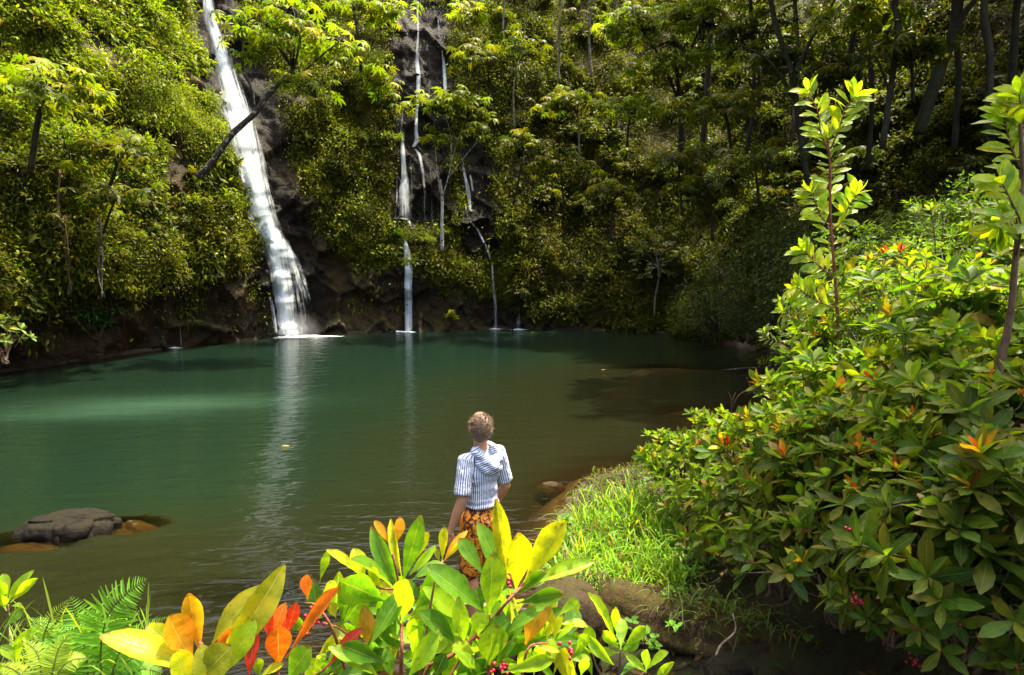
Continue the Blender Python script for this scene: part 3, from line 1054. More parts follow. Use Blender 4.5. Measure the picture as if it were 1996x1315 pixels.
# --- the big lit crown and its neighbours at the top, slender trunks on the slope
umbrella_tree("tall_tree", "tall tree with a broad sunlit yellow green crown high on the slope", [P(1330, 330, 26.5), P(1325, 200, 26), P(1315, 80, 25.5)], (.13, .07), [
    (P(1250, 60, 25), (1.7, 1.2, 1.0), 22), (P(1350, 40, 25), (1.6, 1.2, 1.0), 20), (P(1290, 130, 25), (1.6, 1.1, .7), 16), (P(1400, 110, 25), (1.2, 1, .8), 12)],
    rg, LIME, M_BARK, (.22, .36), per=7, forks=[([P(1325, 200, 26), P(1290, 120, 25.4), P(1255, 60, 25)], .06, .03), ([P(1322, 160, 26), P(1350, 90, 25.5), P(1370, 40, 25)], .06, .03)])
for (pts, rr, crowns, lab) in (
    ([(1088, 160, 30), (1090, 80, 30), (1092, -10, 30)], (.07, .05), [((1092, -30, 30), (1.3, 1, .8), 10)], "slender pale trunked tree high above the slope, straight and thin"),
    ([(1152, 150, 29.5), (1148, 60, 29.5), (1158, -30, 29.5)], (.08, .05), [((1150, -30, 29.5), (1.4, 1, .9), 10), ((1120, 40, 29.3), (.8, .7, .4), 6)], "thin pale tree beside the straight slender one on the upper slope"),
    ([(1003, 250, 28), (1001, 180, 28), (1008, 120, 28)], (.045, .03), [((1010, 100, 27.8), (1.1, .8, .5), 9)], "thin pale stemmed tree right of the thin falls with a small crown"),
    ([(980, 60, 29), (982, 20, 29), (985, -30, 29)], (.05, .04), [((985, -35, 29), (1, .8, .5), 8), ((900, 30, 28.6), (1.0, .7, .4), 8)], "pale thin tree at the cliff top beyond the thin falls"),
    ([(705, 160, 26.5), (700, 90, 26.4), (690, 20, 26.3)], (.07, .04), [((745, 20, 26), (1.0, .8, .4), 10), ((700, 110, 26), (.6, .5, .3), 5), ((690, 15, 26), (.8, .6, .4), 7)], "thin branched tree at the cliff top between the main fall and the thin falls"),
    ([(735, 200, 26.2), (737, 185, 26.1), (739, 165, 26)], (.03, .02), [((738, 160, 25.8), (.4, .4, .25), 6)], "little yellow green tree on the wall between the falls"),
    ([(1100, 420, 25.5), (1095, 350, 25.2), (1090, 320, 25)], (.05, .03), [((1085, 320, 24.8), (1.1, .9, .6), 12)], "small umbrella leaved tree in the middle of the shaded slope"),
    ([(1220, 310, 25.5), (1225, 250, 25.2), (1228, 225, 25)], (.06, .03), [((1225, 215, 24.8), (1.3, 1, .6), 13)], "umbrella leaved tree below the sunlit crown"),
    ([(1430, 330, 21.5), (1420, 250, 21.3), (1410, 210, 21)], (.07, .04), [((1415, 205, 20.8), (1.5, 1.1, .6), 15)], "dark umbrella leaved tree with layered crown on the right slope"),
    ([(1390, 470, 21.5), (1385, 400, 21.2), (1380, 370, 21)], (.06, .03), [((1380, 365, 20.8), (1.1, .9, .5), 11)], "low dark umbrella leaved tree above the shore bushes"),
    ([(1480, 400, 19.5), (1475, 350, 19.3), (1470, 320, 19)], (.05, .03), [((1470, 315, 18.9), (1.0, .8, .5), 10)], "dark umbrella leaved tree in the shade behind the tall sapling"),
    ([(1190, 470, 24.5), (1195, 400, 24.2), (1200, 380, 24)], (.05, .03), [((1200, 375, 23.8), (1.0, .8, .5), 10)], "olive umbrella leaved tree low on the shaded slope"),
    ([(1000, 400, 26.5), (1015, 330, 26), (1020, 290, 26)], (.05, .03), [((1020, 280, 25.8), (1.0, .8, .5), 10)], "umbrella leaved tree at the foot of the slope beside the thin falls"),
    ([(60, 330, 16.5), (75, 230, 16.2), (90, 170, 16)], (.08, .05), [((95, 165, 15.9), (1.1, .9, .6), 12), ((40, 200, 15.8), (.8, .7, .5), 8)], "umbrella leaved tree high on the sunlit bank"),
    ([(215, 360, 17.2), (225, 330, 17), (230, 300, 16.9)], (.05, .03), [((215, 300, 16.8), (.9, .7, .4), 10)], "spreading umbrella leaved tree on the bank beside the main fall"),
    ([(200, 460, 18.4), (212, 420, 18.1), (222, 395, 18)], (.04, .03), [((220, 390, 17.9), (.7, .6, .35), 9)], "low umbrella leaved tree on the bank above the roots"),
    ([(1560, 230, 20.5), (1552, 170, 20.3), (1548, 120, 20)], (.05, .03), [((1550, 115, 19.8), (1.3, 1.0, .6), 13)], "layered umbrella leaved tree between the forked trunk and the slope top"),
    ([(1660, 240, 19), (1652, 180, 18.8), (1650, 150, 18.6)], (.05, .03), [((1648, 145, 18.5), (1.0, .9, .5), 10)], "umbrella leaved tree in the shade right of the forked trunk"),
    ([(1480, 200, 23), (1478, 120, 22.8), (1476, 80, 22.6)], (.06, .03), [((1476, 70, 22.4), (1.5, 1.2, .8), 16)], "umbrella leaved tree high in the forest left of the forked trunk"),
    ([(1700, 130, 18), (1702, 70, 17.9), (1704, 40, 17.8)], (.05, .03), [((1690, 40, 17.6), (.9, .7, .45), 10)], "pale lit umbrella leaved tree at the forest top, sunlit against the trunks"),
    ([(1780, 200, 17), (1778, 140, 16.8), (1776, 110, 16.7)], (.05, .03), [((1770, 105, 16.6), (1.0, .8, .45), 10)], "low umbrella leaved tree in front of the thick mossy trunk"),
    ([(1330, 420, 23), (1325, 350, 22.7), (1322, 320, 22.5)], (.05, .03), [((1320, 310, 22.3), (1.2, 1, .6), 13)], "umbrella leaved tree in the middle of the dark slope"),
    ([(1130, 330, 26), (1128, 260, 25.7), (1126, 220, 25.5)], (.05, .03), [((1125, 205, 25.3), (1.2, 1, .6), 13)], "olive umbrella leaved tree under the slender pale trunks"),
    ([(930, 200, 27), (934, 150, 26.8), (936, 120, 26.6)], (.045, .025), [((935, 110, 26.4), (.9, .7, .45), 9)], "olive umbrella leaved tree at the cliff edge right of the thin falls"),
):
    bark = M_PALE if "pale" in lab else M_BARK
    pal = LIME if ("yellow" in lab or "sunlit" in lab or "cliff top" in lab) else (OLIVE if "olive" in lab or "beside" in lab or "middle" in lab or "below" in lab else DEEP + OLIVE[:2])
    umbrella_tree("umbrella_tree", lab, [P(*q) for q in pts], rr, [(P(*c), r_, n_) for c, r_, n_ in crowns], rg, pal, bark, (.22, .38), per=6)

# --- forest on the right: trunks run up out of the picture into a high canopy
FOREST = [
    ([(1585, 420, 19), (1560, 260, 19), (1545, 150, 18.9), (1502, -40, 18.8)], (.13, .085), "dark forked forest trunk with bare branches behind the tall sapling",
     [([(1545, 150, 18.9), (1590, 60, 18.6), (1640, -20, 18.4)], .07, .03), ([(1553, 200, 19), (1500, 120, 18.7), (1430, 80, 18.5)], .05, .015), ([(1570, 300, 19), (1590, 180, 18.8), (1610, 80, 18.6)], .05, .02)], (0.4, -2)),
    ([(1720, 290, 17), (1735, 180, 17), (1750, 60, 16.9), (1752, -40, 16.8)], (.11, .09), "straight thin forest trunk between two leaning ones", [([(1735, 180, 17), (1700, 100, 16.9), (1660, 120, 16.7)], .035, .01)], (0, -2)),
    ([(1790, 260, 18), (1822, 160, 18), (1860, 60, 17.9), (1890, -50, 17.8)], (.22, .17), "thick mossy forest trunk leaning towards the slope top", [([(1855, 70, 17.9), (1900, 0, 17.5), (1960, -40, 17.2)], .1, .05)], (1, -2)),
    ([(1925, 260, 16), (1930, 120, 16), (1936, -50, 16)], (.12, .10), "dark upright forest trunk nearest the edge of the forest", None, (2, -1)),
    ([(1690, 330, 20), (1700, 200, 20), (1690, 60, 20), (1670, -50, 20)], (.1, .08), "slim forest trunk behind the leaning mossy one", [([(1700, 190, 20), (1650, 120, 19.6), (1600, 100, 19.4)], .04, .015)], (0, 1)),
    ([(1640, 260, 22), (1655, 120, 22), (1680, -40, 22)], (.12, .09), "far slim forest trunk in the shade", None, (0, 0)),
    ([(1860, 300, 21), (1868, 150, 21), (1865, -40, 21)], (.13, .1), "far straight forest trunk behind the mossy one", None, (1, 0)),
    ([(1960, 250, 19), (1975, 120, 19), (1998, -40, 19)], (.15, .11), "far forest trunk at the picture edge", None, (2, 0)),
    ([(1455, 300, 24), (1470, 180, 24), (1462, -30, 24)], (.11, .08), "slim dark forest trunk above the layered crown", None, (0, 0)),
    ([(1545, 260, 25), (1556, 120, 25), (1548, -30, 25)], (.12, .09), "slim pale forest trunk deep in the shade", None, (0, 0)),
]
for pts, rr, lab, fk, sh in FOREST:
    w = [P(*q) for q in pts]
    topc = w[-1] + np.array([sh[0], sh[1], 2.6])
    w = w + [topc]
    rr = (rr[0] * .78, rr[1] * .78)
    umbrella_tree("forest_tree", lab, w, rr, [(topc, (2.6, 2.6, 1.6), 34), (topc + np.array([0.8, 0.6, 1.6]), (2.0, 2.0, 1.2), 22)], rg, DEEP + OLIVE, M_PALE if "pale" in lab else M_BARK, (.3, .48), per=12,
                  forks=[([P(*q) for q in f_[0]], f_[1], f_[2]) for f_ in fk] if fk else None)

# the forest goes on beyond the picture's right edge and over its top; those trees shade the slope
for k, (x, y, hgt_) in enumerate(((18.0, 20, 19), (9.5, 29.5, 21), (21, 23, 22))):
    topc = np.array([x, y, hgt_])
    umbrella_tree("forest_tree", "tall forest tree over the right slope", [(x - .6, y + .4, 4.0), (x - .2, y, 10), topc], (.2, .1), [(topc, (3.4, 3.4, 1.5), 46), (topc + np.array([.8, -1.2, 1.5]), (2.8, 2.8, 1.2), 34)], rg, DEEP, M_BARK, (.32, .5), per=12, group="forest trees shading the right slope")

# --- bushes clinging to wall and slope (copies of a few grown ones)
protoA = leafy_bush("bush", 0.9, 16, 46, (.11, .19), OLIVE, rg)
protoB = leafy_bush("bush", 0.8, 14, 46, (.11, .19), DEEP, rg)
protoC = leafy_bush("bush", 0.85, 15, 46, (.11, .2), LIME, rg)
protoD = thing("umbrella_shrub", "-", "shrub")


def umb_shrub(R, n, pal):
    t = thing("umbrella_shrub", "-", "shrub")
    a, b = Geo(), Geo()
    d = rand_dirs(n, rg)
    d[:, 2] = np.abs(d[:, 2])
    tips = d * R * rg.uniform(.5, 1, (n, 1)) * np.array([1, 1, .8]) + np.array([0, 0, .25 * R])
    for q in tips:
        b.tube(curve_pts((0, 0, -.2), q, 6, 0, .1, rg), np.linspace(.03, .008, 6), 5, cap=False)
    umbrellas(a, np.repeat(tips, 3, 0) + .12 * rg.standard_normal((n * 3, 3)), rg, (.2, .34), pal, .4)
    a.build("foliage", M_LEAF, t)
    b.build("stem", M_BARK, t)
    return t


bpy.data.objects.remove(protoD)
protoD = umb_shrub(1.0, 26, OLIVE)
protoE = umb_shrub(1.0, 26, DEEP)
used = set()


def grow(proto, p, rz, s, label, group):
    o = proto if proto.name not in used else copy_tree(proto)
    used.add(proto.name)
    used.add(o.name)
    relabel(o, label, group, "shrub")
    return put(o, p, rz, s)


def scatter_bushes(n, box, protos, label, group, smin, smax, avoid=True):
    k = 0
    tries = 0
    while k < n and tries < n * 30:
        tries += 1
        px, py = rg.uniform(box[0], box[2]), rg.uniform(box[1], box[3])
        p, nr = hit(px, py)
        if p[2] < 0.4:
            continue
        if avoid and cover_prob(p[None])[0] < 0.6:
            continue
        s = rg.uniform(smin, smax)
        grow(protos[rg.integers(len(protos))], p + nr * 0.15 * s, rg.uniform(0, 6.28), s, label, group)
        k += 1


scatter_bushes(9, (0, 20, 330, 330), [protoC, protoC, protoA], "yellow green bush bulging from the sunlit upper bank beside the main fall", "bushes on the sunlit upper bank", .7, 1.15)
scatter_bushes(12, (0, 330, 460, 540), [protoA, protoB, protoC], "olive bush hanging over the undercut bank beside the main fall", "bushes over the undercut bank", .45, .85)
scatter_bushes(8, (590, 30, 770, 480), [protoA, protoC], "olive bush on the wall between the main fall and the thin falls", "bushes between the falls", .35, .7)
scatter_bushes(12, (800, 455, 960, 560), [protoA, protoC], "small bush on the ledge under the slender white barked tree", "bushes on the ledge", .3, .5)
scatter_bushes(14, (890, 10, 1180, 300), [protoA, protoA, protoD], "olive bush high on the slope above the thin falls", "bushes on the upper slope", .6, 1.1)
scatter_bushes(20, (980, 260, 1330, 600), [protoA, protoB, protoD, protoE], "dark olive bush on the lower shaded slope", "bushes on the lower slope", .55, 1.1)
scatter_bushes(26, (1320, 120, 1600, 420), [protoB, protoE], "dark bush in the shade of the forest", "bushes under the forest", .7, 1.3)
scatter_bushes(22, (1600, 180, 1996, 420), [protoB, protoE, protoA], "dark bush among the forest trunks", "bushes among the forest trunks", .7, 1.3)

# --- big dense bushes on the right shore
bigb = leafy_bush("shore_bush", 1.5, 34, 75, (.09, .16), [(2, (.05, .065, .012)), (2, (.04, .055, .014)), (1, (.08, .085, .012))], rg, flat=.95)
SHORE = [(1480, 560, 18.3, 1.15, "tallest dense olive bush overhanging the right shore"), (1400, 610, 20.6, .85, "dense olive bush at the far end of the right shore"),
         (1370, 645, 22.3, .6, "low dense bush at the corner of the far shore"), (1545, 600, 16.6, .95, "dense dark bush by the water behind the fallen branch"), (1450, 640, 18.4, .6, "low dense bush dipping to the water in front of the tall one"),
         (1560, 500, 18.2, 1.1, "dense dark bush behind the tall sapling"), (1620, 610, 14.6, .9, "dense bush on the right shore behind the sapling trunk"), (1510, 650, 16.2, .5, "smallest dense bush at the water beside the fallen branch")]
for k, (x, y, d, s, lab) in enumerate(SHORE):
    o = bigb if k == 0 else copy_tree(bigb)
    relabel(o, lab, "dense bushes on the right shore", "shrub")
    put(o, P(x, y, d) - np.array([0, 0, .55 * s]), rg.uniform(0, 6), s)

# --- bright green drooping shrub on the left rock, lit plant at its edge
o = leafy_bush("hanging_shrub", .62, 14, 60, (.1, .17), [(2, (.03, .10, .015)), (1, (.05, .13, .015))], rg, flat=1.1)
relabel(o, "bright green shrub hanging on the dark rock at the waterline", None, "shrub")
p, nr = hit(183, 625)
put(o, p + nr * .25 + np.array([0, 0, -.3]), 0, 1)
o = whorl_shrub("waterside_shrub", .75, .6, 26, (.16, .24), [(2, (.12, .18, .03)), (1, (.2, .22, .03))], 0, rg, M_LEAF, 7)
relabel(o, "pale leaved shrub at the waterline on the left shore", None, "shrub")
put(o, P(5, 655, 14.6) - np.array([0, 0, .6]), 0, 1)
o = leafy_bush("rock_fern", .3, 8, 40, (.08, .14), LIME, rg)
relabel(o, "small bright fern at the waterline between the thin falls", None, "fern")
p, nr = hit(880, 622)
put(o, p + nr * .1 - np.array([0, 0, .1]), 0, 1)
o = leafy_bush("rock_fern", .3, 8, 40, (.08, .14), [(1, (.06, .16, .015))], rg, flat=.5)
relabel(o, "vivid green fern on the ledge above the thin middle fall", None, "fern")
p, nr = hit(772, 462)
put(o, p + nr * .15, 0, 1)

# --- hanging roots on the left bank, ropes of vine
for (pts, w, lab) in (([(190, 425), (194, 480), (196, 540), (203, 580)], .018, "pale hanging root with a tuft at its end over the left rock"),
                      ([(128, 420), (131, 490), (134, 560), (135, 575)], .014, "thin hanging root on the left bank, beside the tufted one"),
                      ([(118, 330), (112, 400), (120, 450)], .016, "short hanging vine high on the left bank")):
    D_ = min(hit(x, y)[0][1] for x, y in pts) - .45
    g = Geo()
    for k in range(3):
        g.tube(poly_pts([P(x + rg.normal(0, 2.5), y, D_ + rg.normal(0, .04)) for x, y in pts], 16), w * (1 - .25 * k), 5, wob=.1)
    tag(g.build("hanging_root", M_PALE if "pale" in lab else M_TWIG), lab, "root")

# ================================================================== FALLING WATER
M_FALL, nt, out = new_mat("falling water")
L = nt.links.new
uv = N(nt, "ShaderNodeUVMap")
mp = N(nt, "ShaderNodeMapping")
mp.inputs["Scale"].default_value = (1, 0.022, 1)
L(uv.outputs[0], mp.inputs[0])
mp2 = N(nt, "ShaderNodeMapping")
mp2.inputs["Scale"].default_value = (1, 0.05, 1)
L(uv.outputs[0], mp2.inputs[0])
s1 = noise_n(nt, mp.outputs[0], 22, 6, 0.75, 0.1)
s2 = noise_n(nt, mp2.outputs[0], 6, 4, 0.6, 0.25)
st = math_n(nt, "ADD", math_n(nt, "MULTIPLY", s1.outputs[0], 0.65), math_n(nt, "MULTIPLY", s2.outputs[0], 0.35))
den = N(nt, "ShaderNodeAttribute", attribute_name="dens")
al = math_n(nt, "ADD", math_n(nt, "MULTIPLY", math_n(nt, "SUBTRACT", st, 0.5), 3.8), math_n(nt, "SUBTRACT", math_n(nt, "MULTIPLY", den.outputs["Fac"], 2.1), 0.62), clamp=True)
al = math_n(nt, "MULTIPLY", al, math_n(nt, "MULTIPLY", den.outputs["Fac"], 3.0, clamp=True))
df = N(nt, "ShaderNodeBsdfDiffuse")
df.inputs[0].default_value = (0.86, 0.93, 0.97, 1)
tl = N(nt, "ShaderNodeBsdfTranslucent")
tl.inputs[0].default_value = (0.86, 0.93, 0.97, 1)
bd = N(nt, "ShaderNodeMixShader", i_Fac=0.5)
L(df.outputs[0], bd.inputs[1]); L(tl.outputs[0], bd.inputs[2])
tp = N(nt, "ShaderNodeBsdfTransparent")
mx = N(nt, "ShaderNodeMixShader")
L(al, mx.inputs[0]); L(tp.outputs[0], mx.inputs[1]); L(bd.outputs[0], mx.inputs[2])
L(mx.outputs[0], out.inputs[0])

M_FOAM, nt, out = new_mat("foam")
L = nt.links.new
geo = N(nt, "ShaderNodeNewGeometry")
den = N(nt, "ShaderNodeAttribute", attribute_name="dens")
n = noise_n(nt, geo.outputs["Position"], 5, 5, 0.7)
al = math_n(nt, "ADD", math_n(nt, "MULTIPLY", math_n(nt, "SUBTRACT", n.outputs[0], 0.55), 2.4), math_n(nt, "SUBTRACT", math_n(nt, "MULTIPLY", den.outputs["Fac"], 2.2), 0.35), clamp=True)
al = math_n(nt, "MULTIPLY", al, math_n(nt, "MULTIPLY", den.outputs["Fac"], 4.0, clamp=True))
df = N(nt, "ShaderNodeBsdfDiffuse")
df.inputs[0].default_value = (0.85, 0.92, 0.95, 1)
tp = N(nt, "ShaderNodeBsdfTransparent")
mx = N(nt, "ShaderNodeMixShader")
L(al, mx.inputs[0]); L(tp.outputs[0], mx.inputs[1]); L(df.outputs[0], mx.inputs[2])
L(mx.outputs[0], out.inputs[0])
rf = np.random.default_rng(77)


def ribbon(g, dens_l, path, outset=0.15, nrow=80, ncol=11, bulge=0.12, seed=0, dens=0.8, side=(1.0, 1.0), ragged=0.25, front=0.0, tail=0.6):
    """a sheet of falling water down a path of (px, py, half width px[, density]); it follows the rock it runs over"""
    p = np.array([list(q) + [dens] * (4 - len(q)) for q in path], float)
    s = np.concatenate([[0], np.cumsum(np.hypot(np.diff(p[:, 0]), np.diff(p[:, 1])))])
    q = np.linspace(0, s[-1], nrow)
    X, Y, W, Dn = (np.interp(q, s, p[:, k]) for k in range(4))
    X, W = smooth_rows(X, 6), smooth_rows(W, 4)
    dep = np.array([min(hit(x, y)[0][1], hit(x - w * .6, y)[0][1], hit(x + w * .6, y)[0][1]) for x, y, w in zip(X, Y, W)])
    dep = smooth_rows(dep, 14) - outset - front
    u = np.linspace(-1, 1, ncol)
    V, UV, DD = [], [], []
    vv = 0.0
    for i in range(nrow):
        rag = 1 + ragged * 0.5 * rf.standard_normal()
        c = P(X[i], Y[i], dep[i])
        if i:
            vv += np.linalg.norm(c - prev)
        prev = c
        w = W[i] * dep[i] / F
        for k in range(ncol):
            b = bulge * (1 - u[k] ** 2)
            V.append((c[0] + u[k] * w, c[1] - b + 0.008 * rf.standard_normal(), c[2]))
            UV.append((u[k] * w + seed * 3.3, vv))
            edge = (1 - u[k] ** 2) ** 0.8
            edge *= min(1, (i + .5) / (nrow * .08) + tail * .5) * min(1, (nrow - i) / (nrow * .06) + tail)
            DD.append(Dn[i] * edge * np.interp(u[k], [-1, 0, 1], [side[0], 1, side[1]]) * (1 + 0.04 * rf.standard_normal()))
    g.add(V, grid_faces(nrow, ncol)[:, ::-1], UV)
    dens_l.extend(DD)


def foam_disc(g, dl, x, y, rx, ry, n=14, m=40, z=0.012):
    r = np.linspace(0, 1, n)
    a = np.linspace(0, 2 * np.pi, m, endpoint=False)
    V, DD = [], []
    for i in r:
        for t in a:
            V.append((x + rx * i * math.cos(t), y + ry * i * math.sin(t), z + 0.05 * (1 - i) ** 3))
            DD.append((1 - i) ** 0.8)
    Q = [(i * m + j, i * m + (j + 1) % m, (i + 1) * m + (j + 1) % m, (i + 1) * m + j) for i in range(n - 1) for j in range(m)]
    g.add(V, Q)
    dl.extend(DD)


def fall(name, label, strands, foams, group=None):
    base = foams[0][:2] if foams else strands[0][0][-1][:2]
    root = thing(name, label, "waterfall", group=group)
    for part, items in (("cascade", strands),):
        for kw in items:
            g, dl = Geo(), []
            for path, k in kw:
                ribbon(g, dl, path, **k)
            g.build(part, M_FALL, root, attrs={"dens": dl})
    if foams:
        g, dl = Geo(), []
        for x, y, rx, ry in foams:
            foam_disc(g, dl, x, y, rx, ry)
        g.build("foam", M_FOAM, root, attrs={"dens": dl})
        place(root, (foams[0][0], foams[0][1], 0))
    return root


M_SPRAY, nt, out = new_mat("spray")
tcs = N(nt, "ShaderNodeTexCoord")
ln_ = N(nt, "ShaderNodeVectorMath", operation="LENGTH")
nt.links.new(tcs.outputs["Object"], ln_.inputs[0])
nz_ = noise_n(nt, tcs.outputs["Object"], 3.0, 3)
dn_ = math_n(nt, "MULTIPLY", math_n(nt, "POWER", math_n(nt, "SUBTRACT", 1.0, ln_.outputs["Value"], clamp=True), 1.3), math_n(nt, "MULTIPLY", nz_.outputs[0], 1.5))
vs_ = N(nt, "ShaderNodeVolumePrincipled")
vs_.inputs["Color"].default_value = (.95, .97, 1, 1)
nt.links.new(math_n(nt, "MULTIPLY", dn_, 0.9), vs_.inputs["Density"])
nt.links.new(vs_.outputs[0], out.inputs["Volume"])


def base_of(px, py=650):
    p = hit(px, py - 12)[0]
    return p[0], p[1] - .35


up = [q for q in MAIN if q[1] <= 470]
lowr = [q for q in MAIN if q[1] >= 430]
bx, by = base_of(565)
lowr = [(524, 440, 24), (532, 468, 30), (541, 500, 27), (549, 545, 25), (557, 600, 25), (562, 652, 28)]
fall("main_waterfall", "tall white waterfall sliding down the dark rock into the pool", [
    [(up, dict(outset=.10, nrow=120, ncol=21, bulge=.10, dens=.66, seed=1)),
     ([(x + 4, y, w * .34) for x, y, w in up], dict(outset=.2, nrow=120, ncol=11, bulge=.07, dens=.72, seed=2)),
     ([(408, 40, 8, .6), (430, 110, 10, .7), (452, 190, 14, .45), (486, 300, 12, .4), (504, 380, 16, .7), (520, 430, 16, .8), (530, 466, 18, .8)], dict(outset=.26, nrow=110, ncol=9, bulge=.06, seed=3)),
     ([(430, 190, 12, .2), (444, 222, 18, .45), (466, 246, 20, .6), (490, 258, 12, .25)], dict(outset=.28, nrow=26, ncol=9, bulge=.06, seed=4)),
     ([(452, 312, 12, .25), (472, 332, 15, .5), (497, 350, 15, .55), (514, 385, 12, .3)], dict(outset=.28, nrow=26, ncol=9, bulge=.06, seed=5)),
     ([(456, 150, 7, .2), (480, 220, 9, .45), (504, 270, 8, .4), (518, 330, 6, .35), (526, 400, 5, .3)], dict(outset=.14, nrow=60, ncol=7, bulge=.04, seed=6)),
     ([(393, 10, 4, .4), (398, 60, 5, .3), (404, 110, 4, .15)], dict(outset=.15, nrow=24, ncol=5, bulge=.03, seed=7)),
     ([(462, 300, 5, .3), (466, 360, 5, .4), (474, 400, 5, .35), (486, 420, 6, .45)], dict(outset=.16, nrow=40, ncol=6, bulge=.03, seed=15)),
     ([(482, 412, 6, .45), (498, 440, 9, .55), (516, 462, 11, .6), (534, 470, 12, .4)], dict(outset=.24, nrow=24, ncol=7, bulge=.05, seed=8))],
    [(lowr, dict(outset=.16, nrow=100, ncol=17, bulge=.10, dens=.74, seed=9)),
     ([(x - 3, y, w * .42) for x, y, w in lowr], dict(outset=.26, nrow=100, ncol=11, bulge=.08, dens=.78, seed=10)),
     ([(545, 462, 18, .4), (563, 500, 24, .42), (574, 550, 29, .40), (580, 600, 30, .34), (582, 650, 32, .3)], dict(outset=.14, nrow=80, ncol=15, bulge=.05, seed=17, tail=1)),
     ([(548, 462, 10, .4), (560, 482, 10, .55), (572, 512, 9, .5), (583, 545, 9, .4), (592, 570, 8, .35), (596, 592, 7, .25)], dict(outset=.2, nrow=60, ncol=9, bulge=.05, seed=11)),
     ([(560, 474, 8, .3), (578, 500, 7, .45), (592, 540, 6, .42), (601, 575, 5, .4), (606, 590, 5, .2)], dict(outset=.16, nrow=44, ncol=7, bulge=.04, seed=12)),
     ([(590, 588, 8, .42), (592, 610, 8, .32), (594, 646, 8, .22)], dict(outset=.2, nrow=30, ncol=7, bulge=.04, seed=16)),
     ([(526, 576, 4, .4), (532, 600, 6, .5), (538, 648, 6, .35)], dict(outset=.2, nrow=24, ncol=5, bulge=.03, seed=13)),
     ([(522, 452, 9, .35), (537, 470, 18, .65), (553, 484, 17, .5)], dict(outset=.3, nrow=20, ncol=9, bulge=.06, seed=14))]],
    [(bx, by, 1.7, 1.0), (bx + .1, by - .1, .9, .6), (bx + 1.3, by - .1, 1.5, .25)])

bx, by = base_of(797)
fall("thin_waterfall", "thin waterfall in two drops past a ledge, just left of the slender white barked tree", [
    [([(812, -10, 4, 0.51), (815, 60, 5, 0.43), (812, 110, 5, 0.58), (816, 150, 6, 0.80), (815, 180, 5, 0.80)], dict(outset=.1, nrow=50, ncol=5, bulge=.03, seed=21)),
     ([(815, 180, 5, 0.72), (812, 220, 4, 0.65), (811, 262, 5, 0.87), (814, 272, 6, 0.80), (806, 286, 5, 0.72)], dict(outset=.14, nrow=40, ncol=5, bulge=.03, seed=22)),
     ([(806, 286, 4, 0.43), (818, 300, 5, 0.65), (823, 330, 4, 0.58), (829, 380, 5, 0.41), (829, 430, 5, 0.32)], dict(outset=.1, nrow=40, ncol=5, bulge=.03, seed=23)),
     ([(785, 200, 3, 0.36), (782, 260, 3, 0.43), (785, 285, 6, 0.80), (787, 320, 6, 0.87), (789, 345, 8, 0.72), (788, 370, 13, 0.61), (789, 400, 17, 0.43), (790, 428, 20, 0.41)], dict(outset=.12, nrow=70, ncol=7, bulge=.04, seed=24)),
     ([(766, 426, 4, 0.3), (778, 424, 8, 0.5), (792, 427, 9, 0.5), (800, 432, 7, 0.3)], dict(outset=.22, nrow=12, ncol=7, bulge=.03, seed=25)),
     ([(776, 430, 3, 0.43), (776, 446, 3, 0.36)], dict(outset=.16, nrow=10, ncol=4, bulge=.02, seed=26)),
     ([(800, 300, 2, .35), (803, 360, 3, .4), (802, 420, 4, .3)], dict(outset=.1, nrow=30, ncol=4, bulge=.02, seed=51)),
     ([(838, 320, 2, .3), (841, 380, 3, .36), (843, 440, 4, .3)], dict(outset=.1, nrow=30, ncol=4, bulge=.02, seed=52)),
     ([(772, 330, 2, .3), (774, 380, 3, .35), (771, 424, 4, .3)], dict(outset=.1, nrow=30, ncol=4, bulge=.02, seed=53)),
     ([(834, 60, 2, .3), (837, 120, 3, .35), (836, 190, 3, .3)], dict(outset=.1, nrow=30, ncol=4, bulge=.02, seed=54)),
     ([(850, 290, 2, .25), (853, 360, 3, .33), (856, 430, 4, .28)], dict(outset=.1, nrow=30, ncol=4, bulge=.02, seed=55)),
     ([(797, 430, 4, 0.58), (803, 448, 4, 0.43), (808, 458, 3, 0.43)], dict(outset=.16, nrow=14, ncol=4, bulge=.02, seed=27))],
    [([(789, 464, 2, 0.72), (792, 480, 6, 0.87), (795, 500, 9, 0.94), (797, 530, 10, 0.87), (795, 560, 9, 0.87), (796, 600, 9, 0.72), (797, 645, 10, 0.72)], dict(outset=.18, nrow=70, ncol=7, bulge=.06, seed=28)),
     ([(803, 500, 4, 0.58), (801, 540, 5, 0.58), (803, 640, 4, 0.29)], dict(outset=.12, nrow=40, ncol=5, bulge=.03, seed=29))]],
    [(bx, by, .55, .28), (bx - .5, by + .05, 1.2, .12)])
bx, by = base_of(965)
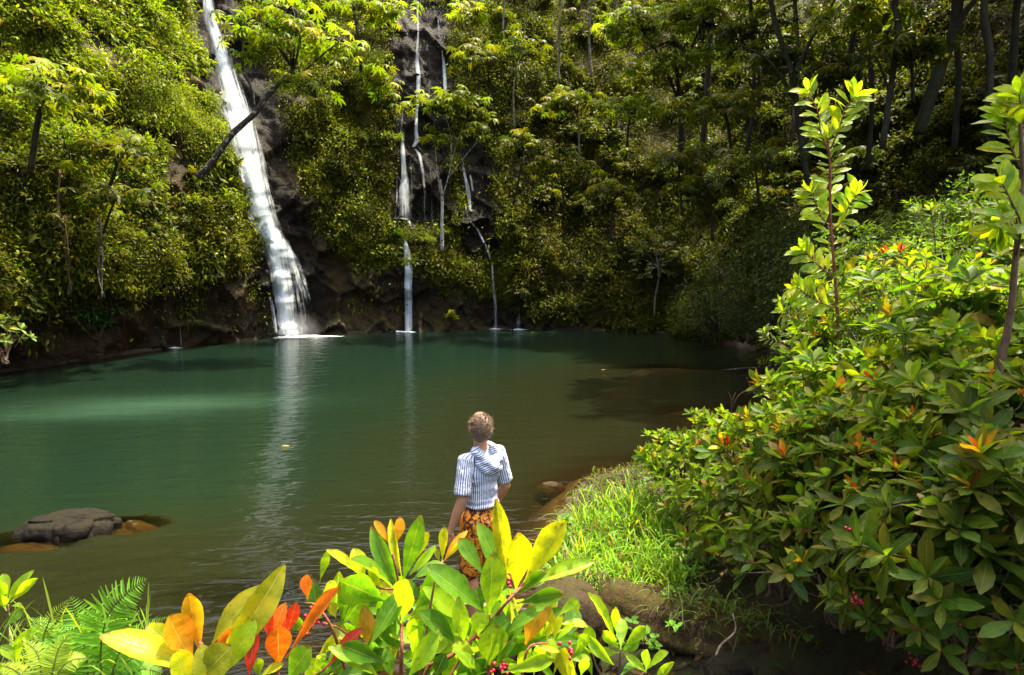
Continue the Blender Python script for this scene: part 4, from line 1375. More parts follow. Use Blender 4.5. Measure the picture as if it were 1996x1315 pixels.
fall("thin_waterfall", "thinnest waterfall, trickling slantwise down the wall right of the slender white barked tree", [
    [([(853, 30, 2, 0.43), (858, 80, 2, 0.36)], dict(outset=.1, nrow=20, ncol=4, bulge=.02, seed=31)),
     ([(862, 95, 2, 0.43), (866, 130, 5, 0.80), (868, 175, 5, 0.72), (870, 200, 4, 0.58), (873, 230, 5, 0.51)], dict(outset=.12, nrow=40, ncol=5, bulge=.03, seed=32)),
     ([(884, 240, 3, 0.29), (898, 300, 4, 0.29), (906, 340, 4, 0.61), (913, 375, 6, 0.61), (917, 410, 4, 0.46)], dict(outset=.1, nrow=40, ncol=5, bulge=.03, seed=33)),
     ([(916, 340, 3, 0.58), (922, 372, 4, 0.61)], dict(outset=.14, nrow=16, ncol=4, bulge=.02, seed=34)),
     ([(908, 400, 3, 0.58), (914, 430, 3, 0.43)], dict(outset=.14, nrow=16, ncol=4, bulge=.02, seed=35))],
    [([(916, 430, 3, 0.43), (930, 445, 3, 0.72), (940, 465, 3, 0.80), (950, 485, 3, 0.72), (956, 505, 3, 0.58)], dict(outset=.12, nrow=30, ncol=4, bulge=.02, seed=36)),
     ([(959, 512, 2, 0.72), (961, 545, 3, 0.80), (963, 570, 4, 0.72), (966, 600, 5, 0.51), (966, 642, 5, 0.43)], dict(outset=.2, nrow=40, ncol=5, bulge=.03, seed=37))]],
    [(bx, by, .6, .16)])
bx, by = base_of(1010)
fall("thin_waterfall", "faint veil of trickling water at the foot of the wall, next to the thinnest fall", [
    [([(1008, 560, 5, 0.43), (1010, 600, 7, 0.43), (1011, 642, 9, 0.38)], dict(outset=.15, nrow=30, ncol=5, bulge=.03, seed=41))]],
    [(bx, by, .75, .1)])
bx, by = base_of(350, 676)
fall("thin_waterfall", "tiny trickle dripping into the pool under the left bank", [
    [([(351, 632, 1.5, 0.58), (354, 672, 2, 0.65)], dict(outset=.15, nrow=20, ncol=4, bulge=.02, seed=42)), ([(320, 650, 3, 0.36), (322, 675, 4, 0.36)], dict(outset=.15, nrow=12, ncol=4, bulge=.02, seed=43))]],
    [(bx, by, .5, .12)])

# spray hanging over the foot of the main fall
bx, by = base_of(565)
sp_ = Geo()
u_ = np.linspace(0.02, np.pi - 0.02, 12)
v_ = np.linspace(0, 2 * np.pi, 20, endpoint=False)
V = np.array([(math.sin(a_) * math.cos(b_), math.sin(a_) * math.sin(b_), math.cos(a_)) for a_ in u_ for b_ in v_])
sp_.add(V, [(i * 20 + j, (i + 1) * 20 + j, (i + 1) * 20 + (j + 1) % 20, i * 20 + (j + 1) % 20) for i in range(11) for j in range(20)])
o = sp_.build("spray", M_SPRAY)
o.location, o.scale = (bx + .1, by - .1, .25), (1.5, .8, .95)
tag(o, "white spray over the foot of the main waterfall", None, None, "stuff")

# ================================================================== THE NEAR BANKS
rn = np.random.default_rng(31)
M_STONE = rock_mat("dark wet stone", (0.0015, 0.0011, 0.0007), (0.0065, 0.0045, 0.0026), (0.014, 0.007, 0.002), (0.016, 0.014, 0.002), 0.45, 3.0, 0.8, None, False, 1.0)
M_BROWNSTONE = rock_mat("brown sunken stone", (0.014, 0.0075, 0.002), (0.034, 0.018, 0.005), (0.038, 0.018, 0.004), (0.03, 0.035, 0.006), 0.3, 3.0, 0.7, None, False)
M_MOSSLOG = rock_mat("mossy dead wood", (0.009, 0.006, 0.004), (0.052, 0.030, 0.014), (0.07, 0.033, 0.010), (0.045, 0.045, 0.004), 0.7, 4.0, 0.85, None, False, 1.0)


STONES = []


def stone(name, label, c, r, mat, seed=0, rough=0.22, flat_top=None, n=48, cat="rock", rz=0.0):
    u = np.linspace(0.001, np.pi - 0.001, n // 2)
    v = np.linspace(0, 2 * np.pi, n, endpoint=False)
    d = np.array([(math.sin(a) * math.cos(b), math.sin(a) * math.sin(b), math.cos(a)) for a in u for b in v])
    f1_, f2_, c_ = worley(d * 1.4 + seed * 7.7, 1.0, seed)
    k = 1 + rough * (fbm(d + seed * 3.1, 0.9, 4, seed) + 0.9 * (c_ - 0.5) - 0.5 * smooth01(f2_ - f1_, 0.15, 0)) + 0.04 * fbm(d + seed, 0.12, 3, seed + 5)
    V = d * k[:, None] * np.asarray(r)
    if flat_top is not None:
        V[:, 2] = np.where(V[:, 2] > flat_top, flat_top + 0.25 * (V[:, 2] - flat_top), V[:, 2])
    cs, sn = math.cos(rz), math.sin(rz)
    V = np.stack([V[:, 0] * cs - V[:, 1] * sn, V[:, 0] * sn + V[:, 1] * cs, V[:, 2]], 1)
    Q = [(i * n + j, (i + 1) * n + j, (i + 1) * n + (j + 1) % n, i * n + (j + 1) % n) for i in range(n // 2 - 1) for j in range(n)]
    g = Geo()
    g.add(V, Q)
    o = g.build(name, mat)
    o.location = c
    STONES.append((o, V, Q))
    return tag(o, label, cat)


# boulder lying half in the water on the left, with its sunken brown foot
stone("boulder", "dark wet boulder with a sharp edge lying half out of the water", P(128, 1036, 6.65) * [1, 1, 0] + [0, 0, -.10], (.54, .38, .40), M_STONE, 4, .26, .22, 84)
stone("sunken_stone", "brown sunken slab beside the dark wet boulder", (-5.45, 6.35, -.27), (.62, .34, .26), M_BROWNSTONE, 6, .2)
stone("sunken_stone", "brown sunken stone under the right end of the dark wet boulder", (-4.62, 6.75, -.28), (.46, .30, .26), M_BROWNSTONE, 8, .2)
stone("sunken_stone", "long brown sunken stone under the fallen branch", P(1390, 800, 12.2) * [1, 1, 0] + [0, 0, -.42], (1.3, .7, .42), M_BROWNSTONE, 9, .15)
stone("sunken_stone", "mossy green sunken stone between the shrubs and the long brown one", P(1360, 830, 10.8) * [1, 1, 0] + [0, 0, -.45], (1.0, .7, .38), rock_mat("algae stone", (.010, .016, .004), (.025, .035, .008), (.05, .03, .01), (.015, .04, .005), .6, 2, .8, None, False), 10, .15)
stone("sunken_stone", "small orange brown stone just under the surface beside the grass", P(1072, 955, 8.1) * [1, 1, 0] + [0, 0, -.16], (.24, .17, .18), M_BROWNSTONE, 11, .12)
stone("sunken_stone", "dim brown sunken slab between the dark wet boulder and the leaves", (-2.55, 5.25, -.52), (.8, .26, .28), M_BROWNSTONE, 21, .2)
stone("sunken_stone", "dim green brown sunken slab in front of the orange leaved rosette", (-1.75, 4.75, -.48), (.75, .24, .28), M_BROWNSTONE, 22, .2)
stone("shore_rock", "mossy brown boulder behind the big leaves, under the grass", P(1105, 1215, 4.1), (.34, .32, .34), rock_mat("brown moss stone", (.02, .013, .007), (.06, .04, .02), (.05, .03, .01), (.035, .042, .007), .5, 3, .8, None, False, 1.0), 13, .12)
stone("shore_rock", "low stone slab at the water's edge, carrying the man", (-.2, 4.45, -.08), (.6, .42, .34), M_STONE, 14, .12, .30)
stone("shore_rock", "rounded dark rock carrying the grass", P(1225, 1105, 5.4) + [0, .25, -.45], (.68, .75, .58), M_MOSSLOG, 15, .15)
stone("shore_rock", "small dark stone at the foot of the mossy log", P(1420, 1300, 2.9) + [0, 0, -.05], (.14, .12, .09), M_STONE, 16, .15)

# mossy fallen log under the grass and the shrubs
a, b = P(1200, 1185, 4.7), P(1790, 1375, 2.75)
g = Geo()
q = curve_pts(a, b, 40, 0, .06, rn)
q = poly_pts([P(1200, 1195, 4.7), P(1390, 1262, 3.95), P(1600, 1322, 3.3), P(1830, 1395, 2.7)], 110)
g.tube(q, np.linspace(.29, .25, 110), 44)
lv = g.v[0]
ctr = np.vstack([np.repeat(q, 44, 0), q[:1], q[-1:]])
rd = unit(lv - ctr + 1e-9)
along = np.concatenate([np.repeat(np.linspace(0, 3, 110), 44), [0, 3]])
st_ = np.stack([along * .6, rd[:, 1] * 2.2, rd[:, 2] * 2.2], 1)
g.v[0] = lv + rd * (.075 * fbm(st_, .6, 3, 51) - .045 * np.abs(fbm(st_ * [.6, 3.2, 3.2], .5, 4, 52)) ** .7 + .012 * fbm(lv, .06, 2, 53))[:, None]
tag(g.build("mossy_log", M_MOSSLOG), "thick dark mossy fallen log lying under the grass", "log")
g = Geo()
q = poly_pts([P(1640, 1262, 3.1), P(1760, 1278, 3.0), P(1860, 1282, 2.9), P(1990, 1272, 2.8)], 20)
g.tube(q, np.linspace(.018, .03, 20), 8, wob=.08)
tag(g.build("fallen_branch", M_TWIG), "reddish brown branch lying on the ground under the berry shrubs", "branch")

# branch fallen into the water on the far right, twigs
root = thing("fallen_branch", "pale bare branch fallen into the water from the right shore", "branch")
g = Geo()
g.tube(poly_pts([P(1408, 721, 17.0), P(1470, 717, 16.9), P(1530, 719, 16.8), P(1590, 712, 16.7)], 20), np.linspace(.02, .055, 20), 7, wob=.08)
g.build("branch", M_SPOT, root)
g = Geo()
g.tube(poly_pts([P(1480, 716, 16.8), P(1530, 708, 16.7), P(1580, 712, 16.6)], 10), np.linspace(.02, .04, 10), 6)
g.build("branch", M_SPOT, root)
g = Geo()
for k in range(16):
    whorl(g, P(1500 + rn.uniform(-22, 26), 706 + rn.uniform(-8, 6), 16.7), (-.6, 0, .6), 4, (.1, .18), rn, [(1, (.25, .28, .03))], T_LEAF3)
g.build("foliage", M_LEAF, root)
place(root, P(1590, 712, 16.7))
root = thing("dead_branch", "bare dead twigs sticking out of the water before the shrubs", "branch")
g = Geo()
for pts in ([(1500, 790), (1465, 762), (1440, 770), (1425, 800)], [(1520, 775), (1480, 760), (1455, 768)], [(1425, 810), (1426, 780), (1418, 760)], [(1425, 785), (1434, 765)], [(1470, 770), (1455, 735)], [(1490, 770), (1478, 740)]):
    g.tube(poly_pts([P(x, y, 11.5) for x, y in pts], 10), np.linspace(.016, .007, 10), 5)
tag(g.build("twig", M_TWIG, root), None)
place(root, P(1500, 790, 11.5))

# leaves adrift
for (x, y, lab) in ((549, 880, "yellow fallen leaf adrift in the middle of the pool"), (1172, 723, "pale fallen leaf adrift near the sunlit shoal"), (1034, 648, "brown fallen leaf adrift at the foot of the faint veil of water"), (1262, 652, "pale fallen leaf adrift by the far shore")):
    d = 3.1 * F / (y - HZ)
    c = P(x, y, d)
    g = Geo()
    g.inst(T_LEAF, frames(np.array([[1, .3, 0.05]]), np.array([[0, 0, 1.0]]), [.13]), np.array([[c[0], c[1], .02]]), np.array([[.5, .38, .06]]))
    tag(g.build("floating_leaf", M_LEAF), lab, "leaf")

# ---- grass on the rock, herbs among it
g = Geo()
nb = 3600
cx_, cy_ = rn.uniform(0, 1, nb), rn.uniform(0, 1, nb)
gpx = 1085 + 325 * cx_ ** .9 + rn.normal(0, 12, nb)
gpy = np.interp(gpx, [1080, 1140, 1230, 1330, 1420], [1050, 975, 950, 985, 1060]) + cy_ ** .9 * np.interp(gpx, [1080, 1150, 1230, 1420], [80, 190, 200, 110])
gd = 6.3 - 1.5 * cy_ + rn.normal(0, .08, nb)
t = np.linspace(0, 1, 6)
for i in range(nb):
    b0 = P(gpx[i], gpy[i] + 20, gd[i])
    l = rn.uniform(.2, .52)
    az = rn.uniform(0, 6.28)
    lean = rn.uniform(.25, .95)
    hd = np.array([math.cos(az), math.sin(az) - .25, 0])
    ax = b0 + np.outer(t * l * lean, hd) + np.outer(l * (t * 1.0 - .75 * lean * t ** 2.4), [0, 0, 1])
    sd = unit(np.cross(hd + [0, 0, .3], [0, 0, 1])) * .0072
    w = np.sin(np.pi * np.clip(t * .8 + .18, 0, 1))[:, None]
    V = np.empty((12, 3))
    V[0::2], V[1::2] = ax - sd * w, ax + sd * w
    c = rn.choice([0, 1, 2], p=[.66, .22, .12])
    col = np.array([(.15, .31, .02), (.24, .36, .025), (.22, .16, .05)][c]) * rn.uniform(.75, 1.2)
    g.add(V, [(2 * k, 2 * k + 1, 2 * k + 3, 2 * k + 2) for k in range(5)], None, col)
for i in range(750):
    x = 1110 + 300 * rn.random()
    b0 = P(x, np.interp(x, [1110, 1230, 1410], [1110, 1160, 1150]) + rn.normal(0, 14), 4.85 + rn.normal(0, .1))
    l = rn.uniform(.12, .34)
    hd = np.array([rn.normal(0, .5), -1, 0]) * rn.uniform(.2, .6)
    ax = b0 + np.outer(t * l, hd) + np.outer(l * (.45 * t - 1.35 * t ** 2), [0, 0, 1])
    sd = np.array([1, 0, 0]) * .005
    w = np.sin(np.pi * np.clip(t * .8 + .18, 0, 1))[:, None]
    V = np.empty((12, 3))
    V[0::2], V[1::2] = ax - sd * w, ax + sd * w
    g.add(V, [(2 * k, 2 * k + 1, 2 * k + 3, 2 * k + 2) for k in range(5)], None, np.array([(.10, .065, .025), (.20, .17, .05), (.10, .20, .02)][rn.integers(3)]) * rn.uniform(.6, 1.2))
tag(g.build("grass", M_FERN), "tuft of long bright green grass growing over the rock at the water", None, None, "stuff")


def herb(label, px, py, d, n, s, pal, rng=rn, name="herb", hang=0.0, pxs=24):
    root = thing(name, label, "plant")
    a, b = Geo(), Geo()
    base_ = P(px, py, d)
    for k in range(n):
        tip = P(px + rng.normal(0, pxs), py - abs(rng.normal(0, pxs * 1.1)) + hang, d + rng.normal(0, .12))
        b.tube(curve_pts(base_, tip, 6, 0, .02, rng), np.linspace(.004, .002, 6), 4, cap=False)
        for j in range(3):
            whorl(a, tip + rng.normal(0, .02, 3), (rng.normal(0, .4), -.2, 1), 3, s, rng, pal, leaf_tpl(3, .62, .45), (55, 90))
    a.build("foliage", M_LEAFG, root)
    b.build("stem", M_TWIG, root)
    place(root, base_)
    return root


HP = [(2, (.11, .27, .025)), (1, (.16, .30, .03)), (1, (.07, .18, .02))]
herb("round leaved herb at the back edge of the grass, taller than the rest", 1275, 935, 6.6, 14, (.05, .085), HP, pxs=28)
herb("round leaved herb spilling over the mossy log in front of the grass", 1345, 1115, 5.0, 16, (.045, .08), HP, pxs=34)
herb("yellow green herb at the shaded end of the grass", 1385, 1075, 5.2, 12, (.045, .08), HP, pxs=30)
herb("little herb seedling growing on top of the mossy log", 1415, 1180, 4.2, 5, (.04, .06), HP, pxs=14)
herb("tiny herb seedling halfway along the mossy log", 1490, 1205, 3.9, 4, (.035, .055), HP, pxs=12)
herb("low herb under the berry shrubs at the log", 1565, 1225, 3.6, 8, (.035, .06), HP, pxs=22)
herb("tiny herb at the lower end of the mossy log", 1600, 1275, 3.3, 6, (.035, .055), HP, pxs=18)
herb("leafy herb creeping over the dark log below the grass", 1300, 1190, 4.55, 9, (.04, .07), HP, pxs=26)
herb("straggling herb trailing down the log near its middle", 1450, 1240, 3.75, 7, (.04, .06), HP, pxs=22)
herb("low herb at the log under the narrow leaved shrub", 1660, 1250, 3.3, 8, (.035, .06), HP, pxs=26)
herb("grassy herb between the log and the small bright green plant", 1250, 1255, 3.7, 7, (.04, .07), HP, pxs=24)
herb("straggling herb at the water side of the grass", 1095, 1035, 5.8, 4, (.05, .09), HP, pxs=16)

# tufts along the log and the bare shore, small mosses and litter on the log
g = Geo()
SHORE_ = np.array(NEAR[4:11])
for i in range(3600):
    if i % 2:
        f_ = rn.random() * 5.99
        q_ = SHORE_[int(f_)] + (SHORE_[int(f_) + 1] - SHORE_[int(f_)]) * (f_ % 1) + [abs(rn.normal(0, .38)) - .03, rn.normal(0, .12)]
        b0 = np.array([q_[0], q_[1], max(ground_z(*q_), 0) - .01])
    elif i % 4 == 0:
        x = rn.uniform(1280, 1700)
        b0 = P(x, np.interp(x, [1280, 1500, 1700], [1180, 1235, 1290]) + rn.normal(0, 22), np.interp(x, [1280, 1500, 1700], [4.35, 3.65, 3.15]) + rn.normal(0, .12))
    else:
        x = rn.uniform(1190, 1360)
        b0 = P(x, np.interp(x, [1190, 1280, 1360], [960, 925, 905]) + rn.normal(0, 20), np.interp(x, [1190, 1360], [7.4, 7.2]) + rn.normal(0, .3))
        b0[2] = ground_z(b0[0], b0[1]) - .02
    l = rn.uniform(.10, .30)
    az, lean = rn.uniform(0, 6.28), rn.uniform(.3, 1.0)
    hd = np.array([math.cos(az), math.sin(az) - .4, 0])
    ax = b0 + np.outer(t * l * lean, hd) + np.outer(l * (t * .9 - .95 * lean * t ** 2.2), [0, 0, 1])
    sd = unit(np.cross(hd + [0, 0, .3], [0, 0, 1])) * .005
    w = np.sin(np.pi * np.clip(t * .8 + .18, 0, 1))[:, None]
    V = np.empty((12, 3))
    V[0::2], V[1::2] = ax - sd * w, ax + sd * w
    g.add(V, [(2 * k, 2 * k + 1, 2 * k + 3, 2 * k + 2) for k in range(5)], None, np.array([(.09, .18, .015), (.14, .22, .02), (.12, .08, .03)][rn.integers(3)]) * rn.uniform(.6, 1.2))
tag(g.build("grass", M_FERN), "thin grass along the mossy log and the shore behind", None, None, "stuff")

# ---- shrubs of the right bank
S = dict(zip("abcdef", [None] * 6))
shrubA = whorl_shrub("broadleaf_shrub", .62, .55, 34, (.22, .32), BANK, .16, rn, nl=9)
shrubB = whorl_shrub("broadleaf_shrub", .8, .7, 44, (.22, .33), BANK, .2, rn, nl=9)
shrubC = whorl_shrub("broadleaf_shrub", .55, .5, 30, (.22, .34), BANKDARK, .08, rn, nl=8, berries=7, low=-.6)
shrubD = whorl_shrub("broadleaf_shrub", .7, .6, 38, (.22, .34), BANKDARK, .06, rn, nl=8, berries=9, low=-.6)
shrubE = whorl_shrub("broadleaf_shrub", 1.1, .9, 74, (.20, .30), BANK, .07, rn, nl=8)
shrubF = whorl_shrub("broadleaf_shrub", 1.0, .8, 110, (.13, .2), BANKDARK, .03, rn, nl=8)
shrubG = whorl_shrub("willowy_shrub", .7, .7, 46, (.18, .36), [(3, (.07, .13, .010)), (2, (.12, .16, .010)), (1, (.16, .11, .015))], .05, rn, nl=7)
shrubH = leafy_bush("small_leaved_shrub", .8, 22, 60, (.05, .09), [(3, (.08, .15, .012)), (2, (.12, .18, .012)), (1, (.05, .09, .012))], rn, M_LEAFG, flat=.85, H=.6)
RIGHT = [  # px, py of the crown's middle, distance, which, scale, label
    (1345, 900, 6.9, shrubA, .62, "small lit shrub where the shrubs meet the grass"),
    (1440, 880, 6.6, shrubA, .85, "lit shrub with orange young leaves at the water, first of the big shrubs"),
    (1548, 832, 7.2, shrubA, .95, "lit shrub leaning over the water below the tall sapling"),
    (1560, 900, 5.6, shrubB, .70, "shrub with reddish young leaves above the dark hollow"),
    (1480, 980, 5.6, shrubC, .85, "shaded olive shrub hanging over the end of the grass"),
    (1590, 1010, 4.7, shrubC, .85, "shaded shrub over the log, with drooping leaf rosettes"),
    (1650, 800, 6.0, shrubB, .85, "lit shrub at the foot of the tall sapling"),
    (1700, 900, 4.8, shrubB, .72, "bright shrub in the middle of the right bank"),
    (1740, 740, 5.9, shrubB, .85, "sunlit shrub with lime young leaves"),
    (1680, 665, 8.2, shrubB, 1.0, "shrub behind the tall sapling's trunk"),
    (1780, 620, 7.2, shrubE, .85, "wide green shrub on the middle of the slope"),
    (1720, 520, 9.4, shrubF, .9, "wide green shrub higher on the slope"),
    (1870, 560, 6.6, shrubE, .75, "green shrub with orange young leaves behind the edge sapling"),
    (1860, 440, 9.6, shrubH, 1.4, "green shrub at the upper edge of the lit slope"),
    (1980, 430, 8.0, shrubF, .9, "green shrub at the picture edge above the sapling"),
    (1690, 530, 11.0, shrubF, 1.1, "darker shrub between the sapling and the lit slope"),
    (1760, 430, 12.5, shrubF, .9, "dark shrub under the thick leaning trunk"),
    (1900, 370, 12.5, shrubF, .9, "dark shrub under the upright forest trunk"),
    (1850, 760, 4.6, shrubB, .72, "lit shrub beside the thick bare branch"),
    (1950, 660, 5.0, shrubB, .8, "green shrub with red young leaves at the edge sapling"),
    (1950, 860, 3.7, shrubC, .9, "shaded shrub below the thick bare branch"),
    (1830, 900, 4.0, shrubB, .62, "bright green shrub right above the berries"),
    (1730, 1040, 3.7, shrubD, .62, "shrub hung with red berries over the dark hollow"),
    (1850, 1060, 3.2, shrubC, .8, "shrub with two red berry bunches near the ground"),
    (1960, 1010, 2.9, shrubC, .75, "bright berry shrub at the picture edge"),
    (1985, 1180, 2.6, shrubC, .62, "darkest shrub at the lower picture edge"),
    (1740, 1170, 3.3, shrubC, .50, "low berry shrub above the fallen reddish branch"),
]
seen_p = set()


def nearer(x, y, d, s):
    if d > 9 or y < 590:
        return x, y + 45, d, s * (.8 if y < 590 else 1)
    k = .70 if x > 1450 else .85
    return x, y + (55 if y < 480 else 0), max(d * k, 2.1), s * max(d * k, 2.1) / d



for (x, y, d, pr_, s, lab) in RIGHT:
    x, y, d, s = nearer(x, y, d, s)
    o = pr_ if pr_.name not in seen_p else copy_tree(pr_)
    seen_p.update((pr_.name, o.name))
    relabel(o, lab, "broadleaf shrubs on the right bank", "shrub")
    H = {shrubA.name: .55, shrubB.name: .7, shrubC.name: .5, shrubD.name: .6, shrubE.name: .9, shrubF.name: .8, shrubG.name: .7, shrubH.name: .6}[pr_.name] * s
    put(o, P(x, y, d) - np.array([0, 0, H]), rn.uniform(0, 6.28), s)

MORE = [
    (1300, 880, 7.4, shrubA, .55, "little lit shrub at the back of the grass by the water"), (1375, 860, 7.2, shrubB, .5, "lit shrub with orange tips leaning over the sunken mossy stone"), (1420, 1010, 5.3, shrubG, .6, "narrow leaved shrub at the shaded end of the grass"),
    (1610, 930, 5.0, shrubG, .8, "narrow leaved shrub among the broad leaved ones above the log"), (1760, 830, 5.0, shrubG, .8, "narrow leaved shrub left of the thick bare branch"), (1870, 640, 5.6, shrubG, .9, "narrow leaved shrub left of the edge sapling"),
    (1690, 470, 10.4, shrubH, 1.4, "small leaved shrub at the top of the lit slope behind the sapling"), (1800, 430, 10.4, shrubH, 1.5, "small leaved shrub at the top of the lit slope, under the straight thin trunk"), (1900, 390, 10.2, shrubH, 1.5, "small leaved shrub at the top of the slope near the edge sapling"),
    (1720, 660, 7.0, shrubH, .8, "small leaved shrub in the middle of the lit slope"), (1610, 700, 8.2, shrubH, .8, "small leaved shrub at the water's edge behind the sapling"), (1960, 560, 6.4, shrubH, .9, "small leaved shrub behind the edge sapling's stem"),
    (1592, 842, 6.6, shrubH, .6, "small leaved shrub between the lit shrubs over the water"), (1680, 1060, 4.2, shrubG, .55, "narrow leaved shrub in the dark hollow over the log"),
    (1400, 960, 5.9, shrubC, .7, "shaded shrub right behind the grass"), (1530, 1080, 4.4, shrubC, .75, "drooping shrub hanging over the middle of the log"), (1650, 960, 4.5, shrubC, .85, "olive shrub in the shade between the bright ones"),
    (1640, 1110, 3.9, shrubD, .62, "berry shrub over the end of the log"), (1800, 830, 4.6, shrubB, .7, "lit shrub with a rosette of yellow leaves on the right bank"), (1615, 768, 7.0, shrubA, .85, "lit shrub at the water behind the leaning one"),
    (1690, 600, 8.4, shrubE, .8, "green shrub just right of the sapling trunk"), (1800, 510, 8.6, shrubH, 1.3, "green shrub in the middle of the upper slope"), (1900, 700, 5.2, shrubB, .85, "green shrub behind the edge sapling's foot"),
    (1605, 860, 6.2, shrubB, .75, "lime tipped shrub over the dark hollow by the water"), (1900, 1170, 2.9, shrubD, .55, "shadowy berry shrub near the lower picture edge"), (1930, 500, 8.5, shrubH, 1.3, "green shrub high on the slope beside the edge sapling"),
    (1700, 990, 4.2, shrubC, .8, "olive shrub above the berry hung one"), (1780, 980, 3.8, shrubB, .55, "bright rosette shrub over the pale broken stick")]
for (x, y, d, pr_, s, lab) in MORE:
    x, y, d, s = nearer(x, y, d, s)
    o = pr_ if pr_.name not in seen_p else copy_tree(pr_)
    seen_p.update((pr_.name, o.name))
    relabel(o, lab, "broadleaf shrubs on the right bank", "shrub")
    H = {shrubA.name: .55, shrubB.name: .7, shrubC.name: .5, shrubD.name: .6, shrubE.name: .9, shrubF.name: .8, shrubG.name: .7, shrubH.name: .6}[pr_.name] * s
    put(o, P(x, y, d) - np.array([0, 0, H]), rn.uniform(0, 6.28), s)
for k_ in range(12):       # the thicket goes on up the slope beyond the picture's edge
    x_, y_ = rn.uniform(4.2, 8.5), rn.uniform(2.4, 8.0)
    o = copy_tree((shrubA, shrubB, shrubE, shrubF)[k_ % 4])
    relabel(o, "green shrub further up the right slope behind the edge sapling", "shrubs further up the right slope", "shrub")
    put(o, (x_, y_, ground_z(x_, y_) - .1), rn.uniform(0, 6.28), rn.uniform(.55, .8))
# fallen leaves on the bank
g = Geo()
n_ = 5200
lx, ly = rn.uniform(.2, 6.5, n_), rn.uniform(1.6, 12, n_)
lz = np.array([ground_z(a_, b_) for a_, b_ in zip(lx, ly)])
ok = lz > .03
k_ = int(ok.sum())
g.inst(T_LEAF3, frames(np.hstack([rn.standard_normal((k_, 2)), rn.normal(0, .15, (k_, 1))]), np.array([0, 0, 1.0]) + .3 * rn.standard_normal((k_, 3)), rn.uniform(.05, .13, k_)), np.stack([lx, ly, lz + .03], 1)[ok],
       jitter(pick([(4, (.035, .018, .007)), (2, (.06, .03, .01)), (1, (.10, .05, .015)), (1, (.03, .05, .008))], k_, rn), k_, rn))
tag(g.build("leaf_litter", M_LEAF), "brown fallen leaves on the bank", None, None, "stuff")

# added tree out of view, its crown set to shade the lower right bank
umbrella_tree("shade_tree", "unseen tree added to shade the lower right bank", [(6.9, 3.6, 1.6), (6.4, 3.7, 5), (5.0, 4.0, 9.0)], (.2, .1),
              [((4.15, 4.15, 9.2), (1.35, 1.1, .6), 20), ((5.3, 3.6, 9.0), (1.0, .9, .5), 9)], rn, OLIVE, M_BARK, (.22, .4), per=9)

# berry bunches hanging at the front of the shrubs, each a part of the shrub that bears it
BEAR = [o for o in COL.objects if o.get("group") == "broadleaf shrubs on the right bank"]
for (x, y, d, n_) in ((1667, 1030, 2.3, 16), (1672, 1170, 2.25, 20), (1812, 1160, 2.1, 20), (1852, 995, 2.2, 12), (1650, 838, 3.7, 12), (1790, 650, 4.2, 16), (1720, 905, 3.0, 12), (1835, 1095, 2.15, 14), (1890, 1000, 2.15, 12), (1780, 1290, 2.2, 10)):
    p_ = P(x, y, d)
    o = min(BEAR, key=lambda q: (Vector(p_) - q.location - Vector((0, 0, .3))).length)
    g = Geo()
    berry_bunch(g, np.zeros(3), .015, n_, rn, .0065)
    b_ = g.build("berry_bunch", M_BERRY, o)
    mw = Matrix.LocRotScale(o.location, o.rotation_euler, o.scale).inverted() @ Matrix.Translation(Vector(p_))
    b_.location, b_.rotation_euler, b_.scale = mw.to_translation(), mw.to_euler(), mw.to_scale()
    tag(b_, "bunch of small red berries")

# ---- tall sapling in front of the forest
def sapling(name, label, stem, rad, side, tips, Lf, pal, rng, bark=M_TWIG):
    root = thing(name, label, "sapling")
    a, b, c = Geo(), Geo(), Geo()
    q = poly_pts(stem, 30)
    b.tube(q, np.linspace(rad[0], rad[1], 30), 7, wob=.05)
    for s in side:
        r = poly_pts(s[0], 12)
        c = Geo()
        c.tube(r, np.linspace(s[1], .003, 12), 6, wob=.04)
        c.build("branch", bark, root)
        for k in range(2, 12):
            for sg in (-1, 1):
                t_ = r[k] - r[k - 1]
                d = unit(unit(t_) * .55 + sg * unit(np.cross(t_, [.1, -1, .2])) * .8 + rng.normal(0, .18, 3))
                nr = unit(np.array([rng.normal(0, .5), -.75, .55]))
                a.inst(T_LEAF, frames(d[None], nr[None], [rng.uniform(*Lf)]), r[k][None], jitter(pick(pal, 1, rng), 1, rng, .15))
        whorl(a, r[-1], r[-1] - r[-2], 5, Lf, rng, pal, T_LEAF, (20, 60))
    for k in range(tips[0], 30):
        for sg in (-1, 1):
            if rng.random() < tips[1]:
                t_ = q[min(k, 29)] - q[k - 1]
                d = unit(unit(t_) * .45 + sg * np.array([1, 0, 0.1]) * .8 + rng.normal(0, .25, 3))
                nr = unit(np.array([rng.normal(0, .4), -.7, .7]))
                a.inst(T_LEAF, frames(d[None], nr[None], [rng.uniform(*Lf)]), q[k][None], jitter(pick(pal, 1, rng), 1, rng, .15))
    whorl(a, q[-1], q[-1] - q[-2], 5, Lf, rng, pal, T_LEAF, (15, 50))
    a.build("foliage", M_BIG, root)
    b.build("trunk", bark, root)
    place(root, q[0])
    return root


